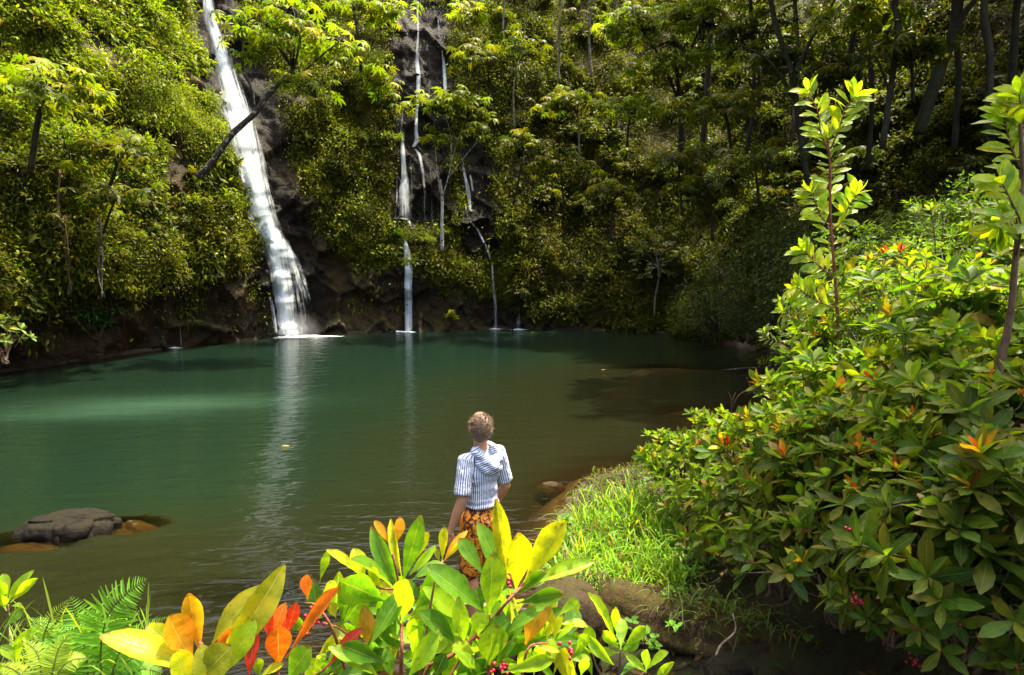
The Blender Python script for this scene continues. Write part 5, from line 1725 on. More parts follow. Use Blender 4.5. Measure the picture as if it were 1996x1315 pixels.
SAP = [(3, (.26, .38, .018)), (2, (.36, .44, .018)), (1, (.16, .28, .02))]
d = 5.0
sapling("tall_sapling", "tall thin sapling with bright lime leaves standing against the dark forest",
        [P(1643, 840, d), P(1634, 640, d), P(1628, 540, d), P(1619, 430, d), P(1618, 320, d), P(1612, 265, d)], (.017, .007),
        [([P(1618, 300, d), P(1600, 260, d), P(1595, 220, d), P(1574, 175, d)], .008), ([P(1619, 290, d), P(1636, 250, d), P(1646, 215, d), P(1668, 185, d)], .008),
         ([P(1620, 450, d), P(1642, 430, d), P(1655, 400, d), P(1672, 375, d)], .007), ([P(1620, 445, d), P(1600, 420, d), P(1590, 395, d), P(1580, 372, d)], .006),
         ([P(1628, 540, d), P(1600, 520, d), P(1580, 500, d), P(1565, 485, d)], .005), ([P(1632, 600, d), P(1600, 590, d), P(1575, 575, d), P(1555, 560, d)], .005)],
        (14, .9), (.13, .185), SAP, rn, M_REDTWIG)
d = 7.5
for k, (x0, y0, x1, y1, lab) in enumerate(((1562, 720, 1550, 580, "thin dark sapling with few pale leaves at the water"), (1570, 720, 1520, 640, "short sapling leaning over the water beside the thin dark one"),
                                           (1822, 560, 1815, 405, "thin bare stemmed sapling rising from the middle of the slope"))):
    sapling("thin_sapling", lab, [P(x0, y0, d), P(x0 * .6 + x1 * .4 + 4, (y0 + y1) / 2, d), P(x1, y1, d)], (.012, .004), [([P(x0 * .4 + x1 * .6, y0 * .4 + y1 * .6, d), P(x1 - 22, y1 + 20, d), P(x1 - 30, y1 + 5, d)], .004)], (16, .5), (.09, .13), [(1, (.2, .28, .05)), (1, (.12, .2, .03))], rn)
d = 3.1
sapling("edge_sapling", "sapling with a brown stem and large lime leaves at the picture edge",
        [P(1942, 800, d), P(1948, 720, d), P(1968, 620, d), P(1978, 520, d), P(1986, 430, d), P(1992, 330, d), P(1988, 230, d)], (.022, .008),
        [([P(1980, 500, d), P(1990, 440, d - .1), P(1970, 390, d - .15), P(1950, 350, d - .15)], .007), ([P(1990, 330, d), P(1972, 290, d), P(1962, 250, d), P(1956, 225, d)], .006),
         ([P(1992, 280, d), P(1992, 220, d), P(1985, 180, d)], .005), ([P(1984, 450, d), P(1960, 425, d + .1), P(1945, 440, d + .1)], .005)],
        (18, .7), (.11, .17), SAP, rn, M_TWIG)
g = Geo()
q = poly_pts([P(2040, 730, 2.9), P(1985, 762, 3.0), P(1930, 795, 3.1), P(1880, 815, 3.2)], 18)
g.tube(q, np.linspace(.032, .020, 18), 9, wob=.04)
tag(g.build("bare_branch", M_TWIG), "thick bare brown branch reaching in among the shrubs at the picture edge", "branch")
g = Geo()
q = poly_pts([P(1785, 1030, 3.2), P(1772, 1075, 3.15), P(1745, 1135, 3.1)], 10)
g.tube(q, np.linspace(.006, .010, 10), 7, wob=.05)
tag(g.build("dead_stick", M_PALE), "pale broken stick standing among the berry shrubs", "stick")
g = Geo()
q = poly_pts([P(1428, 1195, 3.6), P(1433, 1230, 3.5), P(1402, 1262, 3.4), P(1385, 1315, 3.2)], 16)
g.tube(q, np.linspace(.005, .009, 16), 6, wob=.05)
tag(g.build("dead_stick", M_PALE), "thin bent grey stick leaning in front of the mossy log", "stick")
# ---- water: its murk thickens with the depth below each point
wxs = np.arange(-18, 12.51, 0.07)
wys = np.arange(-1, 29.51, 0.07)
WX, WY = np.meshgrid(wxs, wys, indexing="ij")
W2 = np.stack([WX.ravel(), WY.ravel()], 1)
gi = np.clip(np.round((W2[:, 0] - gx[0]) / 0.14).astype(int), 0, len(gx) - 1)
gj = np.clip(np.round((W2[:, 1] - gy[0]) / 0.14).astype(int), 0, len(gy) - 1)
WD = np.maximum(-GZ[gi * len(gy) + gj], 0)
for o_, V_, Q_ in STONES:      # sunken stones: the water is only as deep as their backs
    V_ = V_ + np.array(o_.location)
    if V_[:, 2].max() < -.45 or V_[:, 2].min() > 0:
        continue
    lo_, hi_ = V_.min(0), V_.max(0)
    tree_ = BVHTree.FromPolygons(V_.tolist(), Q_)
    for q_ in np.nonzero((W2[:, 0] > lo_[0]) & (W2[:, 0] < hi_[0]) & (W2[:, 1] > lo_[1]) & (W2[:, 1] < hi_[1]))[0]:
        h_ = tree_.ray_cast(Vector((W2[q_, 0], W2[q_, 1], 2.0)), Vector((0, 0, -1)))[0]
        if h_ is not None:
            WD[q_] = min(WD[q_], max(-h_.z, 0.0))
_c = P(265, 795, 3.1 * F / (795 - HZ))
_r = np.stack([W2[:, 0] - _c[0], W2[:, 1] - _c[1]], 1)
GREEN_PATCH = np.exp(-((_r[:, 0] / 2.6) ** 2 + (_r[:, 1] - .12 * _r[:, 0]) ** 2 / 1.0)) * (0.8 + 0.5 * fbm(np.hstack([W2 * [.5, 2.5], np.zeros((len(W2), 1))]), 1.4, 3, 78))  # lighter green ellipse mixed into the water colour
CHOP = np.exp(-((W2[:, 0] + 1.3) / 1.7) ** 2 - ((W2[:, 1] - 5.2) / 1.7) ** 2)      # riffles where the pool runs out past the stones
GREEN_PATCH = np.clip(GREEN_PATCH, 0, 1)

M_WATER, nt, out = new_mat("murky pool water")
L = nt.links.new
geo = N(nt, "ShaderNodeNewGeometry")
dep = N(nt, "ShaderNodeAttribute", attribute_name="depth")
murk = math_n(nt, "SUBTRACT", 1.0, math_n(nt, "POWER", 2.718, math_n(nt, "MULTIPLY", dep.outputs["Fac"], -1.9)), clamp=True)
dk = math_n(nt, "DIVIDE", dep.outputs["Fac"], 4.0, clamp=True)
pn = noise_n(nt, geo.outputs["Position"], 0.22, 3)
cr = ramp(nt, [(0.0, (0.0088, 0.0088, 0.0031)), (0.28, (0.0080, 0.0098, 0.0036)), (0.6, (0.0052, 0.0115, 0.0050)), (1.0, (0.0036, 0.0120, 0.0068))])
L(math_n(nt, "ADD", dk, math_n(nt, "MULTIPLY", math_n(nt, "SUBTRACT", pn.outputs[0], 0.5), 0.5)), cr.inputs[0])
green_patch = N(nt, "ShaderNodeAttribute", attribute_name="green_patch")
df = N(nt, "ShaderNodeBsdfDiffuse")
L(mixc(nt, green_patch.outputs["Fac"], cr.outputs[0], (0.022, 0.050, 0.028)), df.inputs[0])
tr = N(nt, "ShaderNodeBsdfTransparent")
tr.inputs[0].default_value = (0.80, 0.66, 0.42, 1)
ux = N(nt, "ShaderNodeMixShader")
L(murk, ux.inputs[0]); L(tr.outputs[0], ux.inputs[1]); L(df.outputs[0], ux.inputs[2])
mp = N(nt, "ShaderNodeMapping")
mp.inputs["Scale"].default_value = (0.55, 1.5, 1)
mp.inputs["Rotation"].default_value = (0, 0, -0.35)
L(geo.outputs["Position"], mp.inputs[0])
w1 = noise_n(nt, mp.outputs[0], 2.2, 3, 0.55, 0.4)
w2 = noise_n(nt, mp.outputs[0], 9.0, 2, 0.5, 0.2)
hgt = math_n(nt, "ADD", w1.outputs[0], math_n(nt, "MULTIPLY", w2.outputs[0], 0.18))
bp = N(nt, "ShaderNodeBump", i_Strength=0.45, i_Distance=0.08)
L(hgt, bp.inputs["Height"])
chp = N(nt, "ShaderNodeAttribute", attribute_name="chop")
L(math_n(nt, "MULTIPLY_ADD", chp.outputs["Fac"], 0.95, 0.38), bp.inputs["Strength"])
gl = N(nt, "ShaderNodeBsdfGlossy", i_Roughness=0.11)
L(bp.outputs[0], gl.inputs["Normal"])
fz = N(nt, "ShaderNodeFresnel", i_IOR=1.33)
L(bp.outputs[0], fz.inputs["Normal"])
ws = N(nt, "ShaderNodeMixShader")
L(fz.outputs[0], ws.inputs[0]); L(ux.outputs[0], ws.inputs[1]); L(gl.outputs[0], ws.inputs[2])
L(ws.outputs[0], out.inputs[0])
g = Geo()
g.add(np.hstack([W2, np.zeros((len(W2), 1))]), grid_faces(len(wxs), len(wys)))
tag(g.build("water", M_WATER, attrs={"depth": WD, "green_patch": GREEN_PATCH, "chop": CHOP}), "still green pool water", None, None, "structure")

# ================================================================== BIG LEAVED PLANTS UNDER THE CAMERA
rq = np.random.default_rng(41)
COLS = {"G": (.10, .24, .012), "L": (.24, .40, .014), "Y": (.46, .48, .010), "O": (.60, .30, .015), "R": (.58, .04, .03), "V": (.68, .15, .015), "B": (.32, .20, .02), "D": (.06, .16, .012), "K": (.26, .27, .012)}
T_BIG = {(w, c): leaf_tpl(12, w, ws, c, .46, .03, .05, .68) for w in (.40,) for c, ws in ((.05, .70), (.18, .68), (.34, .64), (-.12, .71))}
T_KEYS = list(T_BIG)


def big_leaf(g, b, t, w, col, d, rng, dd=0.0, roll=None, curl=None):
    """one broad leaf from its base pixel to its tip pixel, W pixels wide, D metres off"""
    t = (b[0] + (t[0] - b[0]) * 1.05, b[1] + (t[1] - b[1]) * 1.05)
    B, T = P(b[0], b[1], d), P(t[0], t[1], d + dd)
    ax = T - B
    ln = np.linalg.norm(ax)
    wid = w / F * d
    see = unit(EYE - 0.5 * (B + T))
    r = rng.normal(0, 25) if roll is None else roll
    n = see + np.array([0, 0, .45])
    n = unit(n - (n @ unit(ax)) * unit(ax))
    s = np.cross(unit(ax), n)
    n = n * math.cos(math.radians(r)) + s * math.sin(math.radians(r))
    k = T_KEYS[rng.integers(len(T_KEYS))]
    V, Q, UV = T_BIG[k]
    M = frames(ax[None], n[None], [ln])
    M[:, :, 1] *= min(wid / max(math.cos(math.radians(r)), .5) / (ln * k[0]), 1.9)
    c = np.array(COLS[col]) * rng.uniform(.85, 1.18)
    # colour drifts a little from base to tip, as in young leaves
    k2 = COLS["V"] if col in "OB" else COLS["L"] if col == "Y" else c
    f = V[:, :1]
    C = c * f + (0.65 * c + 0.35 * np.array(k2)) * (1 - f)
    W = np.einsum("ij,kj->ki", M[0], V) + B
    g.add(W, Q, UV, C)


def z2(x, y):
    return 600 + x / 3.629, 955 + y / 3.628


def z1(x, y):
    return x / 2.851, 855 + y / 2.851


def z3(x, y):
    return 1000 + x / 2.858, 855 + y / 2.858


CENTRE = [  # base, tip, width (enlargement pixels), colour, depth offset of base, of tip
    (1430, 740, 1340, 110, 130, "K", .10, .06), (1470, 720, 1495, 335, 185, "Y", .02, -.02), (1520, 670, 1800, 240, 190, "Y", .04, .03), (1510, 690, 1990, 485, 115, "L", .03, .05),
    (1470, 740, 1700, 600, 90, "G", .0, -.03), (1480, 800, 1815, 745, 125, "G", -.03, -.08), (1280, 880, 1325, 510, 185, "L", -.05, -.06), (1400, 700, 1275, 285, 150, "G", .10, .10),
    (1255, 620, 1080, 352, 125, "G", .14, .18), (1250, 870, 912, 545, 180, "G", -.02, -.05), (1085, 930, 912, 712, 145, "L", .0, -.04), (1105, 1070, 1070, 848, 125, "L", -.07, -.10),
    (1055, 1090, 852, 868, 145, "D", -.05, -.1), (1205, 1030, 1222, 875, 140, "L", -.06, -.06), (1240, 1020, 1405, 915, 140, "G", -.05, -.06), (1285, 1235, 1320, 1000, 210, "L", -.08, -.10),
    (1400, 1020, 1620, 815, 95, "G", -.02, -.02), (1370, 1290, 1740, 1205, 110, "L", -.1, -.12), (1540, 1090, 1655, 780, 175, "B", .08, .06), (1185, 1265, 1105, 1095, 160, "L", -.1, -.12),
    (1330, 1235, 1425, 1090, 75, "G", -.06, -.08), (665, 670, 792, 212, 135, "G", .08, .08), (650, 700, 450, 340, 115, "G", .06, .05), (640, 735, 385, 448, 115, "G", .04, .0),
    (665, 610, 565, 265, 65, "Y", .09, .1), (625, 380, 660, 207, 75, "O", .12, .13), (580, 390, 478, 222, 65, "O", .12, .13), (600, 420, 575, 260, 40, "V", .13, .14), (755, 505, 868, 310, 85, "Y", .12, .14),
    (720, 600, 875, 428, 65, "L", .06, .06), (555, 790, 230, 622, 200, "G", -.02, -.08), (660, 940, 735, 626, 185, "L", -.06, -.08), (430, 1110, 650, 745, 155, "G", -.1, -.05),
    (735, 890, 985, 580, 180, "G", .02, .04), (715, 1020, 855, 830, 120, "L", -.03, -.02), (730, 640, 945, 505, 120, "G", .1, .12), (400, 610, 340, 438, 125, "Y", .06, .06),
    (385, 615, 176, 415, 75, "Y", .05, .03), (515, 720, 445, 545, 75, "Y", .02, .02), (950, 505, 965, 270, 72, "Y", .22, .24), (962, 505, 1092, 298, 66, "O", .22, .24),
    (972, 492, 1085, 382, 42, "Y", .22, .23), (930, 500, 908, 422, 44, "K", .22, .22), (720, 1310, 890, 1065, 135, "L", -.12, -.13), (870, 1165, 1060, 1055, 120, "L", -.05, -.06),
    (570, 1230, 235, 1098, 135, "D", -.1, -.14), (495, 1315, 240, 1100, 130, "L", -.12, -.15), (415, 1095, 425, 865, 110, "B", .0, .0), (735, 1185, 800, 900, 140, "L", -.02, -.02),
    (240, 950, 275, 690, 105, "G", .08, .08), (245, 945, 410, 760, 95, "G", .08, .09), (200, 905, 160, 805, 85, "K", .1, .1), (85, 650, 130, 435, 65, "L", .1, .12), (90, 770, 185, 650, 95, "Y", .09, .1),
    (0, 770, -20, 615, 85, "V", .08, .09), (-70, 990, 200, 700, 85, "V", .0, .04), (140, 1250, 355, 985, 100, "R", -.08, -.04), (340, 780, 235, 660, 90, "G", .1, .1),
    (1690, 1070, 1715, 855, 85, "K", .12, .12), (1740, 1065, 1780, 895, 65, "Y", .12, .13), (1745, 1075, 1875, 950, 65, "L", .12, .13), (1760, 895, 1905, 778, 75, "L", .16, .18),
    (1775, 950, 1975, 935, 80, "L", .14, .15), (1590, 1095, 1775, 1130, 55, "Y", .05, .04), (1740, 1215, 1730, 1060, 70, "L", .08, .1), (1890, 1150, 1985, 1020, 90, "L", .1, .1),
    (1850, 1200, 1990, 1190, 70, "L", .08, .08), (1830, 1220, 1870, 1315, 60, "Y", .1, .08), (1480, 1300, 1560, 1130, 110, "L", -.02, -.02), (1600, 1310, 1640, 1160, 100, "G", .0, .0),
    (1040, 1320, 1160, 1180, 120, "G", -.1, -.1), (900, 1320, 960, 1180, 120, "D", -.08, -.08), (590, 1320, 560, 1150, 100, "G", -.04, -.04), (330, 1320, 420, 1200, 110, "D", -.06, -.06), (180, 1320, 380, 1290, 120, "D", -.1, -.1),
    (1730, 1320, 1800, 1190, 80, "K", .05, .05), (1930, 1320, 1960, 1180, 80, "L", .05, .05), (60, 1320, 150, 1200, 100, "G", .0, .0), (800, 780, 700, 640, 80, "D", .1, .1), (1350, 620, 1420, 430, 110, "D", .16, .16),
    (600, 1000, 500, 850, 90, "D", .1, .1), (880, 760, 1010, 690, 80, "V", .1, .1), (480, 1000, 560, 880, 80, "D", .08, .08), (980, 1180, 1010, 1060, 90, "D", -.02, -.02), (1500, 980, 1440, 860, 80, "D", .1, .1)]
for _ in range(120):      # the leaves that fill the plant's depth
    x, y = rq.uniform(20, 1980), rq.uniform(760, 1400)
    if y < np.interp(x, [0, 300, 600, 900, 1300, 1700, 2000], [900, 820, 700, 760, 760, 950, 1050]):
        continue
    a_ = rq.normal(0, .75)
    l_ = rq.uniform(190, 330)
    if 930 < x + l_ * math.sin(a_) < 1360 and y - l_ * .8 * math.cos(a_) < 600:
        continue
    CENTRE.append((x, y, x + l_ * math.sin(a_), y - l_ * math.cos(a_) * .8, l_ * rq.uniform(.34, .46), "LGGDKL"[rq.integers(6)], rq.uniform(.10, .34), rq.uniform(.10, .36)))
root = thing("broadleaf_plant", "large plant with broad lime and green leaves on red stems in front of the man", "plant")
gl_, gy_, gs_, gb_ = Geo(), Geo(), Geo(), Geo()
D0 = 1.45
for bx_, by_, tx_, ty_, w_, c_, o1, o2 in CENTRE:
    big_leaf(gy_ if c_ in "ORV" else gl_, z2(bx_, by_), z2(tx_, ty_), w_ / 3.629, c_, D0 + o1, rq, o2 - o1)
base0 = P(900, 1900, 1.42)
for pts, r0_, r1_ in (([(700, 3400), (760, 1500), (1030, 1170), (1200, 1020), (1300, 920), (1410, 790), (1525, 660)], .0062, .004), ([(680, 3400), (660, 1500), (665, 1150), (660, 940), (652, 720), (600, 450)], .006, .0028),
                      ([(780, 1370), (840, 1000), (900, 640), (955, 500)], .004, .002), ([(300, 1400), (180, 1000), (60, 820), (-20, 800)], .0045, .002), ([(120, 940), (240, 990), (420, 1150)], .002, .003),
                      ([(1150, 3400), (1270, 1420), (1280, 1250), (1290, 880)], .005, .003), ([(1500, 1400), (1560, 1120), (1700, 1080)], .004, .002), ([(640, 700), (500, 690), (390, 600)], .003, .002),
                      ([(20, 1330), (140, 1240), (330, 1010)], .004, .002), ([(1100, 1060), (1080, 1180), (1000, 1330)], .003, .004)):
    q = poly_pts([P(*z2(x, y), D0 - .02 + .03 * rq.normal()) for x, y in pts], 18)
    gs_.tube(q, np.linspace(r0_, r1_, 18), 7, wob=.04)
for (x, y) in ((1420, 640), (40, 870), (1255, 1010), (1330, 1250), (1850, 1130), (30, 960), (1390, 1240)):
    gb_ = Geo()
    berry_bunch(gb_, P(*z2(x, y), D0 + .05), .012, 9, rq, .0048)
    tag(gb_.build("berry_bunch", M_BERRY, root), "bunch of small red berries")
gl_.build("foliage", M_BIG, root)
tag(gy_.build("young_leaves", M_BIG, root), "orange and red young leaves")
gs_.build("stem", M_REDTWIG, root)
place(root, base0)

ORANGE = [(1060, 1310, 672, 1040, 165, "Y", .0, -.04), (1085, 1260, 925, 995, 175, "O", .03, .02), (1120, 1210, 1043, 862, 115, "O", .06, .07), (1180, 1140, 1378, 850, 140, "K", .08, .1),
          (1200, 1260, 1550, 826, 150, "K", .02, .05), (1150, 1210, 1330, 1055, 75, "V", .03, .05), (1240, 1315, 1385, 1045, 140, "L", -.02, -.01), (1110, 1340, 1250, 1175, 190, "K", -.06, -.06),
          (1010, 1190, 830, 1040, 110, "Y", .04, .03), (1060, 1400, 980, 1190, 140, "Y", -.05, -.06), (1180, 1400, 1130, 1200, 150, "K", -.06, -.07)]
root = thing("broadleaf_plant", "rosette of large yellow and orange leaves between the fern and the red leaves", "plant")
a, b = Geo(), Geo()
for bx_, by_, tx_, ty_, w_, c_, o1, o2 in ORANGE:
    big_leaf(b if c_ in "OV" else a, z1(bx_, by_), z1(tx_, ty_), w_ / 2.851, c_, 1.2 + o1, rq, o2 - o1, rq.normal(0, 15))
s = Geo()
s.tube(poly_pts([P(*z1(1100, 3400), 1.2), P(*z1(1110, 1330), 1.2), P(*z1(1125, 1200), 1.22)], 10), np.linspace(.006, .004, 10), 7)
a.build("foliage", M_BIG, root)
tag(b.build("young_leaves", M_BIG, root), "orange young leaves")
s.build("stem", M_REDTWIG, root)
place(root, P(*z1(1100, 1500), 1.2))

RED = [(1520, 1170, 1438, 835, 95, "R", .04, .05), (1500, 1110, 1565, 945, 85, "V", .06, .07), (1590, 1100, 1645, 920, 75, "R", .05, .06), (1550, 1270, 1545, 1055, 150, "V", -.01, -.02),
       (1590, 1220, 1868, 838, 75, "V", .02, .05), (1385, 1320, 1400, 1095, 75, "R", .0, .01), (1440, 1320, 1555, 1250, 55, "Y", -.03, -.03), (1600, 1330, 1695, 1180, 150, "G", -.04, -.05),
       (1530, 1150, 1590, 1000, 70, "R", .06, .07), (1440, 1330, 1425, 1220, 60, "L", .0, .0), (1690, 1330, 1760, 1230, 100, "L", .0, .0)]
root = thing("broadleaf_plant", "plant with upright red and orange young leaves beside the big green one", "plant")
a, b = Geo(), Geo()
for bx_, by_, tx_, ty_, w_, c_, o1, o2 in RED:
    big_leaf(b if c_ in "RV" else a, z1(bx_, by_), z1(tx_, ty_), w_ / 2.851, c_, 1.3 + o1, rq, o2 - o1, rq.normal(0, 18))
s = Geo()
s.tube(poly_pts([P(*z1(1500, 3000), 1.3), P(*z1(1545, 1330), 1.3), P(*z1(1560, 1150), 1.33)], 10), np.linspace(.005, .003, 10), 7)
a.build("foliage", M_BIG, root)
tag(b.build("young_leaves", M_BIG, root), "red and orange young leaves")
s.build("stem", M_REDTWIG, root)
place(root, P(*z1(1500, 1500), 1.3))

SMALL = [(600, 1175, 605, 1005, 75, "L"), (590, 1170, 440, 870, 55, "L"), (600, 1160, 590, 935, 60, "L"), (610, 1170, 735, 1045, 65, "L"), (600, 1180, 500, 1060, 60, "L"), (610, 1190, 690, 1130, 60, "G"), (590, 1190, 480, 1190, 60, "L"),
         (740, 1290, 855, 1190, 60, "L"), (740, 1300, 760, 1160, 60, "G"), (740, 1300, 650, 1210, 50, "L"), (560, 1260, 420, 1130, 60, "L"), (450, 1180, 420, 1050, 70, "L"), (440, 1190, 290, 1140, 70, "L"), (600, 1320, 700, 1220, 60, "G"), (440, 1320, 400, 1180, 60, "G"), (800, 1340, 850, 1270, 50, "L"), (330, 1130, 300, 1010, 60, "L"), (340, 1010, 355, 900, 55, "L"), (350, 1130, 480, 1110, 50, "L")]
root = thing("broadleaf_plant", "small bright green plant with upright leaves in front of the mossy log", "plant")
a = Geo()
for bx_, by_, tx_, ty_, w_, c_ in SMALL:
    o1 = rq.normal(0, .04)
    big_leaf(a, z3(bx_, by_), z3(tx_, ty_), w_ / 2.858, c_, 1.75 + o1, rq, rq.normal(0, .03))
s = Geo()
for pts in ([(590, 2200), (595, 1330), (600, 1170)], [(590, 1400), (680, 1350), (740, 1290)], [(590, 1450), (480, 1300), (440, 1190)]):
    s.tube(poly_pts([P(*z3(x, y), 1.75) for x, y in pts], 10), np.linspace(.006, .003, 10), 6)
a.build("foliage", M_BIG, root)
s.build("stem", M_TWIG, root)
place(root, P(*z3(590, 1500), 1.75))

LEFT = [(40, 915, 25, 762, 60, "L"), (45, 910, 122, 762, 55, "L"), (60, 910, 192, 785, 60, "L"), (40, 930, -40, 800, 70, "L"), (60, 930, 145, 925, 50, "L"), (30, 940, -10, 870, 80, "L"), (50, 990, 130, 960, 50, "L"), (20, 1050, 120, 950, 60, "G"),
        (60, 1180, 150, 1090, 60, "L"), (80, 1240, 20, 1150, 60, "L"), (90, 1240, 85, 1150, 50, "L"), (100, 1220, 240, 1185, 50, "L"), (100, 1250, 120, 1310, 40, "Y"), (30, 1290, -20, 1260, 60, "Y"), (110, 1240, 60, 1280, 40, "Y"), (190, 1170, 290, 1130, 40, "L")]
root = thing("broadleaf_plant", "small glossy green plant behind the fern at the picture corner", "plant")
a = Geo()
for bx_, by_, tx_, ty_, w_, c_ in LEFT:
    big_leaf(a, z1(bx_, by_), z1(tx_, ty_), w_ / 2.851, c_, 1.9 + rq.normal(0, .03), rq, rq.normal(0, .03))
s = Geo()
for pts in ([(30, 2000), (40, 1200), (45, 920)], [(80, 2000), (95, 1240)]):
    s.tube(poly_pts([P(*z1(x, y), 1.9) for x, y in pts], 10), np.linspace(.006, .003, 10), 6)
a.build("foliage", M_BIG, root)
s.build("stem", M_TWIG, root)
place(root, P(*z1(30, 1500), 1.9))


# ---- shoots with coloured leaf rosettes on the right bank
for lab, cx0, cy0, d, tips in (
    ("shoot with a rosette of large yellow orange leaves left of the edge sapling", 1915, 606, 4.4, [(1918, 567, 17, "O"), (1893, 572, 14, "Y"), (1876, 580, 15, "O"), (1850, 592, 11, "B"), (1948, 607, 11, "O"), (1960, 575, 17, "K"), (1935, 578, 14, "Y"), (1900, 640, 15, "L"), (1945, 632, 15, "K")]),
    ("shoot with a rosette of big lime leaves in the middle of the bank", 1708, 742, 4.9, [(1655, 688, 20, "Y"), (1690, 682, 24, "L"), (1716, 676, 26, "Y"), (1742, 684, 24, "L"), (1645, 722, 18, "L"), (1762, 708, 22, "K"), (1775, 735, 20, "L"), (1640, 745, 18, "K")]),
    ("shoot with orange and red leaves at the upper end of the grass side", 1412, 872, 5.2, [(1398, 846, 8, "O"), (1408, 842, 7, "V"), (1420, 846, 8, "R"), (1430, 852, 8, "B"), (1392, 856, 8, "K"), (1438, 866, 9, "Y"), (1385, 868, 10, "Y"), (1440, 880, 10, "L")])):
    root = thing("leaf_shoot", lab, "shrub")
    a, s = Geo(), Geo()
    for tx_, ty_, w_, c_ in tips:
        big_leaf(a, (cx0 + rq.normal(0, 2), cy0 + rq.normal(0, 2)), (tx_, ty_), w_, c_, d + rq.normal(0, .03), rq, rq.normal(0, .04))
    s.tube(poly_pts([P(cx0 + 10, cy0 + 130, d + .3), P(cx0 + 3, cy0 + 50, d + .1), P(cx0, cy0 - 3, d)], 10), np.linspace(.008, .004, 10), 6)
    a.build("foliage", M_BIG, root)
    s.build("stem", M_REDTWIG, root)
    place(root, P(cx0 + 10, cy0 + 130, d + .3))


# ---- ferns
def fern(label, fronds, d, rng):
    root = thing("fern", label, "fern")
    T = leaf_tpl(4, .135, .35, .10, .3, .02)
    for pts, ln, col in fronds:
        a = Geo()
        q = poly_pts([P(*z1(x, y), d + .02 * i) for i, (x, y) in enumerate(pts)], 36)
        a.tube(q, np.linspace(.0032, .001, 36), 5, np.array((.12, .16, .03)))
        k0 = 5
        for k in range(k0, 36):
            f = (k - k0) / (35 - k0)
            l = ln / 2.851 / F * d * min(1, .55 + f * 2.2) * (1 - f ** 1.8) + .006
            t_ = unit(q[min(k + 1, 35)] - q[k - 1])
            see = unit(EYE - q[k])
            sd = unit(np.cross(t_, see + [0, 0, .6]))
            for sg in (-1, 1):
                ax = unit(sd * sg + t_ * .42 + np.array([0, 0, -.12]) + .06 * rng.standard_normal(3))
                nr = unit(np.cross(ax, t_) * (-sg if True else 1) + .15 * rng.standard_normal(3))
                if nr[2] < 0:
                    nr = -nr
                c = np.array(col) * rng.uniform(.8, 1.2)
                a.inst(T, frames(ax[None], nr[None], [l * rng.uniform(.92, 1.06)]), q[k][None], c[None])
        a.build("frond", M_FERN, root)
    place(root, P(*z1(560, 1450), d))
    return root


FG, FY = (.15, .36, .025), (.26, .38, .025)
fern("large fern with arching bright green fronds at the water's edge", [
    ([(570, 1420), (560, 1180), (600, 980), (700, 860), (815, 780)], 190, FG), ([(500, 1400), (480, 1200), (440, 1050), (395, 880)], 200, FG), ([(600, 1380), (660, 1200), (760, 1080), (925, 995)], 90, FG),
    ([(580, 1420), (640, 1290), (740, 1220), (835, 1170)], 120, FG), ([(620, 1440), (700, 1330), (790, 1280), (900, 1300)], 130, FG), ([(250, 1300), (240, 1120), (290, 990), (395, 890)], 60, FY),
    ([(400, 1400), (330, 1200), (260, 1060), (150, 1000)], 110, FG), ([(520, 1420), (520, 1280), (500, 1160), (540, 900)], 170, FG)], 1.75, rq)
fern("paler low fern with brownish fronds in front of the large one", [
    ([(200, 1420), (230, 1300), (200, 1180), (120, 1120)], 80, FY), ([(300, 1420), (330, 1290), (400, 1230), (480, 1220)], 80, FY), ([(260, 1420), (300, 1260), (330, 1160), (390, 1080)], 90, FY), ([(150, 1420), (120, 1320), (50, 1270), (-20, 1260)], 70, FY)], 1.6, rq)
g = Geo()
t = np.linspace(0, 1, 6)
for i in range(170):
    x, y = rq.uniform(-20, 300), rq.uniform(1190, 1330)
    b0 = P(x, y + 25, rq.uniform(1.7, 2.3))
    l = rq.uniform(.08, .2)
    az, lean = rq.uniform(0, 6.28), rq.uniform(.2, .8)
    hd = np.array([math.cos(az), math.sin(az), 0])
    ax = b0 + np.outer(t * l * lean, hd) + np.outer(l * (t - .6 * lean * t ** 2.4), [0, 0, 1])
    sd = unit(np.cross(hd, [0, 0, 1])) * .0032
    w = np.sin(np.pi * np.clip(t * .8 + .18, 0, 1))[:, None]
    V = np.empty((12, 3))
    V[0::2], V[1::2] = ax - sd * w, ax + sd * w
    g.add(V, [(2 * k, 2 * k + 1, 2 * k + 3, 2 * k + 2) for k in range(5)], None, np.array([(.12, .28, .02), (.22, .30, .03)][i % 2]))
tag(g.build("grass", M_FERN), "thin grass blades among the ferns", None, None, "stuff")

